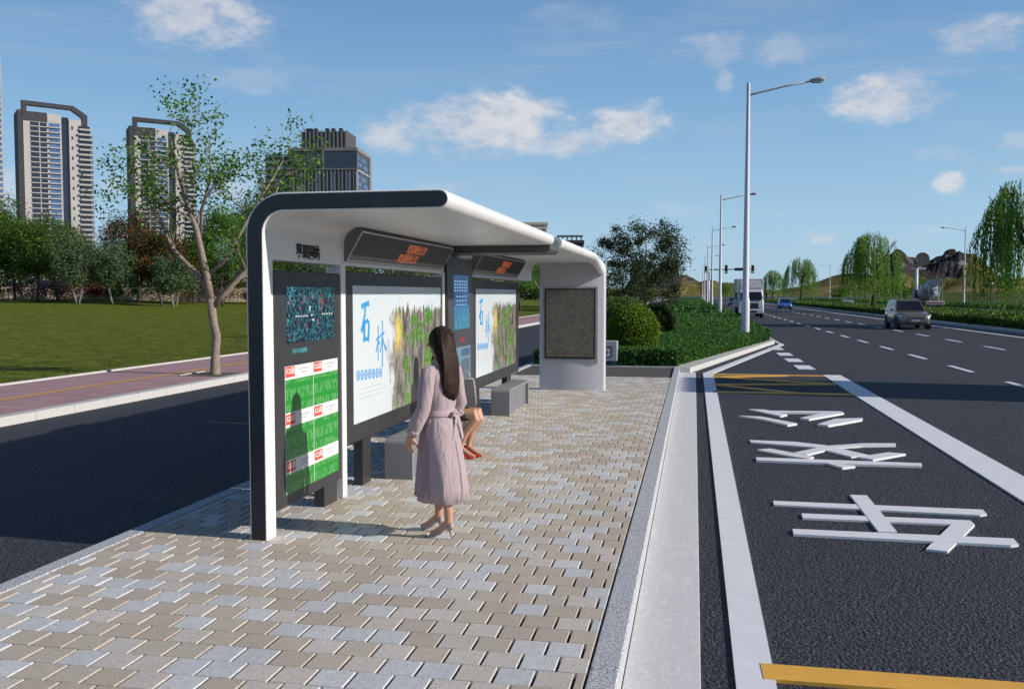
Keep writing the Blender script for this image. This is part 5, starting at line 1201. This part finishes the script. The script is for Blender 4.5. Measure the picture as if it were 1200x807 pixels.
for r in range(9):
    for c in range(5): Bq('window', TGLB if (r + c) % 3 else TGL, 17.003, 17.12, 1.5 + c * 4.6, 4.6 + c * 4.6, 42 + r * 3.05, 44.1 + r * 3.05, ow)
Bq('ledge', CONC, 17.003, 17.6, -.5, 30, 61.0, 61.6); Bq('edge_frame', CONC, 16.6, 17.5, -.6, -.01, 20, 61.0); Bq('end_frame', FIN, 17.003, 17.7, 25.5, 30, 20, 70)
ow2 = Bq('wing', OFD, -28, -16.1, 2, 28, 0, 68)
for r in range(12): Bq('balcony', M('balcony_blue', (.16, .24, .36), .4), -28, -16.3, .6, 1.99, 36 + r * 2.9, 37.3 + r * 2.9, ow2)
# low blocks above the shelter roof
def lowblock(label, px, D, ytop, wpx, mt, extra=False):
    x, y, _ = at_px(px, D); o = thing('low_building', label, 'building', (x, y, 0), aim(x, y), local=True); h = hgt(ytop, D); w_ = wpx / 1090 * D / 2
    wa = recalc(MB().box(-w_, w_, 0, 14, 0, h - .9).build('wall', mt, o)); recalc(MB().box(-w_ - .3, w_ + .3, -.3, 14.3, h - .88, h).build('roof', mt, o))
    for r in range(int((h - 4) / 3.2)):
        for c in range(4): recalc(MB().box(-w_ + w_ * .15 + c * w_ * .48, -w_ + w_ * .42 + c * w_ * .48, -.1, -.003, h - 4 - r * 3.2, h - 2.2 - r * 3.2).build('window', TGL, wa))
    return o, w_, h
lowblock('plain beige building just above the shelter roof', 627, 300, 261, 27, M('beige_render', (.46, .40, .35), .8))
o__, w_, h = lowblock('dark building with open roof pergola above the far end of the shelter', 668, 258, 282, 30, TDARK)
for k in range(6): recalc(MB().box(-w_ + k * w_ * .36, -w_ + k * w_ * .36 + .3, 2, 2.4, h + .01, h + 1.2).build('pergola_post', TDARK, o__))
recalc(MB().box(-w_ - .2, w_, 1.6, 6, h + 1.21, h + 1.5).build('pergola_roof', FIN, o__))

# ------------------------------------------------------------------ people
SKIN = M('skin', (.50, .27, .18), .5, var=.06, vs=8)
HAIR = M('dark_brown_hair', (.026, .012, .008), .62, var=.35, vs=40, spec=.22)
COAT = M('mauve_coat', (.40, .31, .325), .85, var=.05, vs=5)
_nt = COAT.node_tree; _b = [n for n in _nt.nodes if n.type == 'BSDF_PRINCIPLED'][0]
_f1 = noise(_nt, coords(_nt, (9, 9, 2.2)), 1.6, 4, .6, .8); _f2 = noise(_nt, coords(_nt, (1, 1, 1)), 260, 2); bump(_nt, _b, mth(_nt, 'ADD', mth(_nt, 'MULTIPLY', _f1, 1.), mth(_nt, 'MULTIPLY', _f2, .05)), .8, .03); _b.inputs['Sheen Weight'].default_value = .2
TAUPE = M('taupe_patent_shoe', (.38, .29, .28), .3, var=.05); REDS = M('red_patent_shoe', (.62, .015, .015), .2, var=.03)
def remesh(mb, name, mat, par, vox=.007, it=4):
    o = recalc(mb.build('tmp', mat, None, world=False)); 
    m = o.modifiers.new('r', 'REMESH'); m.mode = 'VOXEL'; m.voxel_size = vox
    s_ = o.modifiers.new('s', 'SMOOTH'); s_.factor = .5; s_.iterations = it
    dg = bpy.context.evaluated_depsgraph_get(); dg.update(); me = bpy.data.meshes.new_from_object(o.evaluated_get(dg))
    bpy.data.objects.remove(o); me.name = name; me.materials.clear(); me.materials.append(mat)
    me.polygons.foreach_set('use_smooth', [True] * len(me.polygons))
    ob = bpy.data.objects.new(name, me); COL.objects.link(ob)
    if par is not None: ob.parent = par; ORG[ob] = Vector((0, 0, 0))
    return ob
def ovals(mb, rows, n=24, cap=True, fold=None):
    """rows: (cx, cy, z, rx, ry)"""
    rg = []
    for i, (cx, cy, z, rx, ry) in enumerate(rows):
        r_ = []
        for j in range(n):
            a = 2 * PI * j / n; k = 1 + (fold(a, z) if fold else 0); r_.append((cx + rx * k * math.cos(a), cy + ry * k * math.sin(a), z))
        rg.append(r_)
    return mb.loft(rg, cap)
def head(mb, c, yaw=0, pitch=0, s=1.):
    R_ = Matrix.Rotation(yaw, 3, 'Z') @ Matrix.Rotation(pitch, 3, 'X'); c = Vector(c)
    T = lambda p: tuple(c + R_ @ (Vector(p) * s))
    mb.ell(T((0, -.008, .03)), (.074 * s, .092 * s, .098 * s), 18, 12, R_); mb.ell(T((0, .018, -.035)), (.055 * s, .065 * s, .072 * s), 14, 10, R_)
    mb.tube([T((0, .088, .02)), T((0, .108, -.012)), T((0, .088, -.02))], [.008 * s, .013 * s, .009 * s], 6)
    mb.ell(T((0, .074, -.048)), (.024 * s, .014 * s, .009 * s), 8, 6, R_); mb.ell(T((0, .055, -.09)), (.022 * s, .02 * s, .018 * s), 8, 6, R_)
    for q in (-1, 1): mb.ell(T((q * .074, -.005, -.005)), (.012 * s, .02 * s, .032 * s), 8, 6, R_); mb.tube([T((q * .02, .088, .035)), T((q * .045, .078, .04))], .007 * s, 6)
    return T
def hand(mb, wr, d, palm_n, side, curl=.35, s=1.):
    """wrist, pointing direction, palm normal; side=+1 thumb on cross(d, palm_n) side"""
    wr, d, pn = Vector(wr), Vector(d).normalized(), Vector(palm_n).normalized(); w_ = d.cross(pn).normalized() * side
    mb.loft([[tuple(wr + d * t * s + w_ * x * s + pn * y * s) for x, y in ((-a, -b_), (a, -b_), (a, b_), (-a, b_))] for t, a, b_ in ((-.01, .02, .016), (.03, .030, .014), (.075, .036, .012), (.088, .034, .010))])
    for k, ln in enumerate((.066, .075, .070, .054)):
        p = wr + d * .082 * s + w_ * (.029 - k * .0195) * s; q = [p - d * .02 * s, p]; dd_ = d.copy()
        for j in range(3):
            ang = curl * (j + .6) * .75 + k * .03; dd_ = (d * math.cos(ang) + pn * math.sin(ang)); q.append(q[-1] + dd_ * ln * (.42, .33, .25)[j] * s)
        mb.tube(q, [.0095 * s, .0095 * s, .009 * s, .008 * s, .0065 * s], 8)
    p = wr + d * .02 * s + w_ * .022 * s; t1 = p + (d * .6 + w_ * .7 + pn * .3) * .04 * s; t2 = t1 + (d * .85 + w_ * .25 + pn * .45) * .03 * s; t3 = t2 + (d * .9 + pn * .4) * .022 * s
    mb.tube([p, t1, t2, t3], [.014 * s, .012 * s, .010 * s, .008 * s], 8)
def shoe(name, par, toe, heel, mat, heel_h=.085):
    """pump: toe & heel ground points (x,y,z)"""
    t_, h_ = Vector(toe), Vector(heel); d = (t_ - h_); ln = d.length; d.normalize(); w_ = Vector((-d.y, d.x, 0)).normalized(); u = Vector((0, 0, 1))
    rg = []
    #  f along foot 0=heel..1=toe ; half width ; sole z ; top z
    for f_, hw_, zs, zt in ((-.02, .016, heel_h, heel_h + .055), (.04, .029, heel_h - .002, heel_h + .062), (.18, .031, heel_h - .004, heel_h + .040), (.38, .030, heel_h * .72, heel_h * .72 + .038), (.56, .036, heel_h * .25, heel_h * .25 + .040), (.70, .041, .006, .048), (.84, .036, .003, .042), (.94, .022, .004, .030), (1.0, .008, .006, .020)):
        c = h_ + d * ln * f_; rr_ = []
        for j in range(12):
            a = 2 * PI * j / 12; rr_.append(tuple(c + w_ * hw_ * math.cos(a) + u * ((zs + zt) / 2 + (zt - zs) / 2 * math.sin(a))))
        rg.append(rr_)
    s1 = recalc(MB().loft(rg).build(name, mat, par, smooth=True, world=False))
    c = h_ + d * .015; hh = MB().tube([c + u * (heel_h + .005) + d * .012, c + u * heel_h * .5 - d * .0, c + u * .0 - d * .002], [.018, .009, .006], 8); recalc(hh.build('heel', mat, s1, smooth=True, world=False))
    return s1
# ---- standing woman (local: +y forward, +x her right)
pw = thing('person', 'standing woman in belted mauve coat and taupe heels, long dark hair, facing the adverts', 'person', (-2.045, 7.40, 0), math.radians(64), local=True)
b_ = MB()
hx = .078
def leg(mb, s_, dy, knee_dy=0.02):
    ank = (s_ * .062, dy - .035, .125); kn = (s_ * .075, dy * .6 + knee_dy, .50); hp_ = (s_ * hx, 0, .93)
    mb.tube([hp_, (s_ * .078, dy * .25 + .01, .74), kn, (s_ * .07, dy * .85 - .028, .38), (s_ * .066, dy - .035, .24), ank], [.070, .072, .052, .052, .038, .033], 14)
    mb.tube([(ank[0], ank[1] - .0, .14), (ank[0], ank[1] + .03, .115), (ank[0], ank[1] + .11, .055), (ank[0], ank[1] + .165, .028), (ank[0], ank[1] + .2, .025)], [.034, .033, .03, .025, .018], 10)
    mb.ell((ank[0], ank[1] - .02, .105), (.026, .03, .03), 8, 6)
LD, RD = -.095, .125       # left foot back, right foot ahead
leg(b_, -1, LD); leg(b_, 1, RD)
ovals(b_, [(0, 0, .82, .12, .09), (0, -.005, .92, .128, .09), (0, 0, 1.04, .115, .085), (0, .005, 1.14, .12, .09), (0, .01, 1.27, .14, .10), (0, 0, 1.37, .145, .085), (0, -.005, 1.42, .09, .06), (0, 0, 1.44, .05, .05)], 20)
b_.tube([(0, 0, 1.40), (0, .012, 1.52)], [.052, .046], 12)
HC = (0, .02, 1.595); head(b_, HC, .35, -.06)
def arm(mb, S_, E_, W_, r=(.044, .036, .024)):
    mb.tube([S_, tuple((Vector(S_) + Vector(E_)) / 2), E_, tuple((Vector(E_) * .6 + Vector(W_) * .4)), W_], [r[0], (r[0] + r[1]) / 2, r[1] * .95, r[1] * .95, r[2]], 12)
SL, EL, WL = (-.165, 0, 1.365), (-.225, -.01, 1.09), (-.235, .115, .865)
SR, ER, WR = (.165, 0, 1.365), (.22, -.02, 1.09), (.19, .13, .90)
arm(b_, SL, EL, WL); arm(b_, SR, ER, WR)
hand(b_, (-.236, .125, .85), (.02, .25, -1), (1, .1, 0), 1, .55, 1.05); hand(b_, (.188, .14, .885), (0, .3, -1), (-1, .1, 0), -1, .45, 1.05)
body = remesh(b_, 'body', SKIN, pw, .0062, 3)
FO = lambda a, z: (.045 * math.sin(a * 5 + z * 2.2) + .026 * math.sin(a * 9 - z * 3.5)) * max(0, (1.03 - z)) / .6 + .006 * math.sin(a * 13 + z * 25)
c_ = MB()
rows = [(0, -.01, .300, .192, .222), (0, -.01, .42, .187, .214), (0, -.005, .60, .181, .188), (0, .0, .78, .173, .154), (0, -.004, .90, .170, .134), (0, 0, .99, .146, .113), (0, .002, 1.035, .128, .100), (0, .002, 1.055, .126, .098), (0, 0, 1.10, .136, .108), (0, .004, 1.18, .146, .114), (0, .008, 1.27, .158, .120), (0, .004, 1.34, .170, .112), (0, 0, 1.385, .158, .094), (0, -.002, 1.42, .100, .078), (0, -.004, 1.445, .062, .064), (0, -.004, 1.475, .060, .062)]
cm = ovals(c_, rows, 56, True, FO).build('coat', COAT, pw, smooth=True, world=False); recalc(cm)
for q, (S_, E_, W_) in enumerate(((SL, EL, WL), (SR, ER, WR))):
    mb = MB(); S_, E_, W_ = Vector(S_), Vector(E_), Vector(W_)
    pts = [S_ + Vector((.05 if q == 0 else -.05, 0, .012)), S_, S_.lerp(E_, .3), S_.lerp(E_, .65), E_, E_.lerp(W_, .25), E_.lerp(W_, .5), E_.lerp(W_, .75), E_.lerp(W_, .90), E_.lerp(W_, .96)]
    mb.tube(pts, [.052, .066, .064, .060, .056, .058, .062, .060, .046, .050], 20)
    mb.v = [(x + .0035 * math.sin(z * 90 + y * 40), y + .004 * math.sin(z * 70 + x * 50), z) for x, y, z in mb.v]
    recalc(mb.build('sleeve', COAT, cm, smooth=True, world=False))
    cu = MB(); cu.tube([E_.lerp(W_, .80), E_.lerp(W_, .98)], [.056, .053], 16); recalc(cu.build('cuff', COAT, cm, smooth=True, world=False))
mb = MB(); ovals(mb, [(0, 0, 1.005, .150, .118), (0, .001, 1.01, .1525, .1205), (0, .001, 1.045, .1425, .1125), (0, 0, 1.052, .137, .107)], 40, True, lambda a, z: .006 * math.sin(a * 13 + z * 25)); recalc(mb.build('belt', M('belt_mauve', (.42, .32, .34), .8, bmp=.2, bs=200), cm, smooth=True, world=False))
# collar, back bow, vent seam
mb = MB(); ovals(mb, [(0, -.006, 1.415, .098, .080), (0, -.008, 1.42, .106, .088), (0, -.008, 1.455, .084, .082), (0, -.008, 1.478, .070, .072), (0, -.006, 1.474, .062, .064)], 28, False); recalc(mb.build('collar', COAT, cm, smooth=True, world=False))
BW = MATS['belt_mauve']; bx, by, bz = .040, -.125, 1.028
for s_ in (-1, 1):
    mb = MB(); mb.tube([(bx, by - .005, bz), (bx + s_ * .035, by - .022, bz + .016), (bx + s_ * .065, by - .018, bz - .004), (bx + s_ * .045, by - .012, bz - .022), (bx, by - .004, bz - .004)], [.008, .012, .013, .011, .007], 8); recalc(mb.build('bow_loop', BW, cm, smooth=True, world=False))
    mb = MB(); rg = [[(bx + s_ * (.006 + .05 * t) - .013, by - .010 - .012 * t, bz - .20 * t - .012), (bx + s_ * (.006 + .05 * t) + .013, by - .010 - .012 * t, bz - .20 * t), (bx + s_ * (.006 + .05 * t) + .013, by - .014 - .012 * t, bz - .20 * t), (bx + s_ * (.006 + .05 * t) - .013, by - .014 - .012 * t, bz - .20 * t - .012)] for t in (0, .3, .6, 1.0)]; recalc(mb.loft(rg).build('bow_tail', BW, cm, world=False))
MB().ell((bx, by - .012, bz), (.014, .012, .014), 10, 8).build('bow_knot', BW, cm, smooth=True, world=False)
mb = MB(); mb.tube([(.0, -.124, .92), (.0, -.158, .78), (0, -.197, .60), (0, -.228, .42), (0, -.236, .31)], .0035, 5); recalc(mb.build('back_seam', BW, cm, world=False))
mb = MB(); mb.loft([[(.10, -.118 + .0, .86), (.155, -.085, .86), (.157, -.088, .80), (.102, -.124, .80)], [(.10, -.128, .86), (.160, -.093, .86), (.163, -.096, .80), (.102, -.134, .80)]]); recalc(mb.build('pocket_flap', COAT, cm, world=False))
mb = MB(); rg = []
for z, o_ in ((1.0, 0.), (.8, .015), (.6, .03), (.42, .045), (.335, .055)):
    k_ = np.interp(z, [.3, .6, .9, 1.0], [1.08, 1.03, .95, .86]); rg.append([(.190 * k_ * math.cos(a) * (1 + .02 * math.sin(a * 9)) * .93, (.188 + o_) * k_ * math.sin(a) + .0, z) for a in np.linspace(1.75, 3.25, 14)] + [(.180 * k_ * math.cos(a) * .93, (.178 + o_) * k_ * math.sin(a), z) for a in np.linspace(3.25, 1.75, 14)])
recalc(mb.loft(rg).build('coat_flap', M('coat_flap_shaded', (.30, .21, .24), .8, bmp=.2, bs=200), cm, smooth=True, world=False))  # flap mauve darker than the coat: its back-lit shade is put into the colour
# hair
def hairmass(par, hc, yaw, length, mat, back=-.085, n_str=700, wid=.105, seed=3):
    R_ = Matrix.Rotation(yaw, 3, 'Z'); hc = Vector(hc); rr_ = random.Random(seed)
    mb = MB(); mb.ell(tuple(hc + R_ @ Vector((0, -.018, .032))), (.098, .112, .114), 20, 14)
    rows = [(0, -.035, .03, .100, .098), (0, -.050, -.05, .106, .095), (0, -.068, -.12, .112, .078), (0, back - .012, -.20, .118, .062), (0, back - .022, -.32, .118, .056), (.008, back - .022, -.32 - (length - .32) * .5, .100, .046), (.012, back - .016, -length + .05, .062, .030), (.014, back - .012, -length, .026, .014)]
    rg = []
    for cx, cy, z, rx, ry in rows: rg.append([tuple(hc + R_ @ Vector((cx + rx * math.cos(a), cy + ry * math.sin(a), z))) for a in np.linspace(0, 2 * PI, 23)[:-1]])
    mb.loft(rg); base_ = remesh(mb, 'hair', mat, par, .008, 3)
    st_ = MB()
    for k in range(n_str):
        th = rr_.uniform(-PI * 1.12, PI * .12); ph_ = rr_.uniform(.05, .75) * PI / 2
        if math.sin(th) > .25: th = -th
        sx, sy, sz = .100 * math.cos(th) * math.sin(ph_), .114 * math.sin(th) * math.sin(ph_) - .018, .117 * math.cos(ph_) + .032
        ex = math.cos(th); f_ = rr_.uniform(.80, 1.05); L_ = length * f_
        pts = [(sx, sy, sz), (.112 * ex, -.045 + .090 * math.sin(th), -.04), (.122 * ex * .95, back + .0 + .072 * math.sin(th), -.17), (.122 * ex * rr_.uniform(.85, 1.02), back - .012 + .052 * math.sin(th), -.32), (.104 * ex * rr_.uniform(.7, 1.08) + .008, back - .014 + .044 * math.sin(th), -.32 - (L_ - .32) * .55), (.058 * ex * rr_.uniform(.6, 1.2) + .012, back - .008 + .03 * math.sin(th), -L_)]
        st_.tube([tuple(hc + R_ @ Vector(p)) for p in pts], [.0035, .0055, .006, .0055, .0045, .0015], 4, False)
    recalc(st_.build('hair_strands', mat, base_, smooth=True, world=False)); return base_
hairmass(pw, HC, .35 * .6, .47, HAIR)
shoe('shoe', pw, (-.062, LD + .165, 0), (-.062, LD - .075, 0), TAUPE); shoe('shoe', pw, (.062, RD + .165, 0), (.062, RD - .075, 0), TAUPE)

# ---- seated woman on the far end of the first bench (local +y forward = towards the road)
pz = thing('person', 'seated woman on the bench behind the standing woman, dark jacket, bare legs and red heels', 'person', (-3.08, 11.05, 0), -PI / 2 - .12, local=True)
b_ = MB()
ovals(b_, [(0, .0, .47, .15, .12), (0, 0, .56, .16, .115), (0, -.01, .68, .125, .09), (0, -.005, .80, .13, .095), (0, .01, .92, .15, .10), (0, .015, 1.0, .15, .085), (0, .015, 1.05, .09, .06), (0, .02, 1.07, .05, .05)], 18)
b_.tube([(0, .02, 1.03), (0, .035, 1.14)], [.05, .045], 12); HS = (0, .045, 1.215); head(b_, HS, .2, -.2)
for s_, kx_, kz, fx, fy in ((-1, -.07, .555, -.075, .35), (1, .07, .565, .06, .30)):
    b_.tube([(s_ * .085, .03, .53), (s_ * .085, .25, .545), (kx_, .50, kz), (kx_, .505, kz - .06), (fx, (.50 + fy) / 2 - .02, .34), (fx, fy + .015, .2), (fx, fy, .125)], [.088, .078, .062, .056, .052, .037, .032], 14)
    b_.tube([(fx, fy, .13), (fx, fy + .05, .10), (fx, fy + .13, .05), (fx, fy + .19, .028)], [.033, .031, .028, .02], 10); b_.ell((fx, fy - .02, .105), (.026, .03, .03), 8, 6)
arm(b_, (-.165, .01, .985), (-.20, .03, .73), (-.10, .25, .655)); arm(b_, (.165, .01, .985), (.20, .03, .73), (.09, .24, .655))
hand(b_, (-.10, .25, .65), (.6, 1, -.15), (0, 0, -1), -1, .3); hand(b_, (.09, .24, .65), (-.5, 1, -.15), (0, 0, -1), 1, .3)
remesh(b_, 'body', SKIN, pz, .0068, 3)
JK = M('maroon_jacket', (.065, .035, .045), .7, var=.15, vs=8); SKT = M('dark_skirt', (.05, .03, .03), .8)
jk = MB(); ovals(jk, [(0, 0, .52, .172, .135), (0, 0, .60, .165, .128), (0, -.008, .69, .145, .11), (0, 0, .80, .15, .115), (0, .01, .92, .165, .118), (0, .012, 1.0, .165, .10), (0, .012, 1.05, .10, .075), (0, .014, 1.085, .062, .06)], 32, True, lambda a, z: .02 * math.sin(a * 7 + z * 30)); jo = recalc(jk.build('jacket', JK, pz, smooth=True, world=False))
for s_ in (-1, 1):
    mb = MB(); mb.tube([(s_ * .12, .01, 1.0), (s_ * .165, .01, .985), (s_ * .185, .02, .86), (s_ * .20, .03, .73), (s_ * .15, .14, .69), (s_ * .108, .225, .662)], [.05, .062, .056, .052, .048, .040], 16); recalc(mb.build('sleeve', JK, jo, smooth=True, world=False))
mb = MB(); rg = []
for y, hw_, z0, z1 in ((-.11, .15, .45, .60), (.05, .185, .445, .635), (.22, .175, .445, .63), (.36, .155, .455, .625), (.40, .150, .47, .618)):
    rg.append([(hw_ * math.cos(a) * (1 if abs(math.cos(a)) < .9 else 1), y, (z0 + z1) / 2 + (z1 - z0) / 2 * math.sin(a)) for a in np.linspace(0, 2 * PI, 25)[:-1]])
recalc(mb.loft(rg).build('skirt', SKT, pz, smooth=True, world=False))
hairmass(pz, HS, .2, .34, HAIR, seed=9, n_str=260)
shoe('shoe', pz, (-.075, .52, 0), (-.075, .29, 0), REDS); shoe('shoe', pz, (.06, .47, 0), (.06, .24, 0), REDS)
# bag on her lap
bg_ = thing('handbag', 'grey handbag with light trim held on the lap of the seated woman', 'handbag', (-2.72, 10.95, .64), .12, local=True)
rg = [[(x, y, z) for x, y in ((-w_, -d), (w_, -d), (w_, d), (-w_, d))] for z, w_, d in ((0, .115, .05), (.03, .125, .06), (.26, .105, .04), (.33, .095, .02))]
bgb = recalc(MB().loft(rg).build('bag_body', M('grey_leather', (.13, .12, .13), .5, bmp=.2), bg_, angle=30)); MB().tube([(-.125, .0, .01), (-.127, 0, .03), (-.107, 0, .26), (-.095, 0, .335), (.095, 0, .335), (.107, 0, .26), (.127, 0, .03)], .010, 6).build('trim', M('light_leather', (.45, .43, .42), .5), bgb, smooth=True)
MB().tube([(-.05, 0, .33), (-.045, 0, .40), (0, 0, .43), (.045, 0, .40), (.05, 0, .33)], .008, 6).build('handle', MATS['light_leather'], bg_, smooth=True)
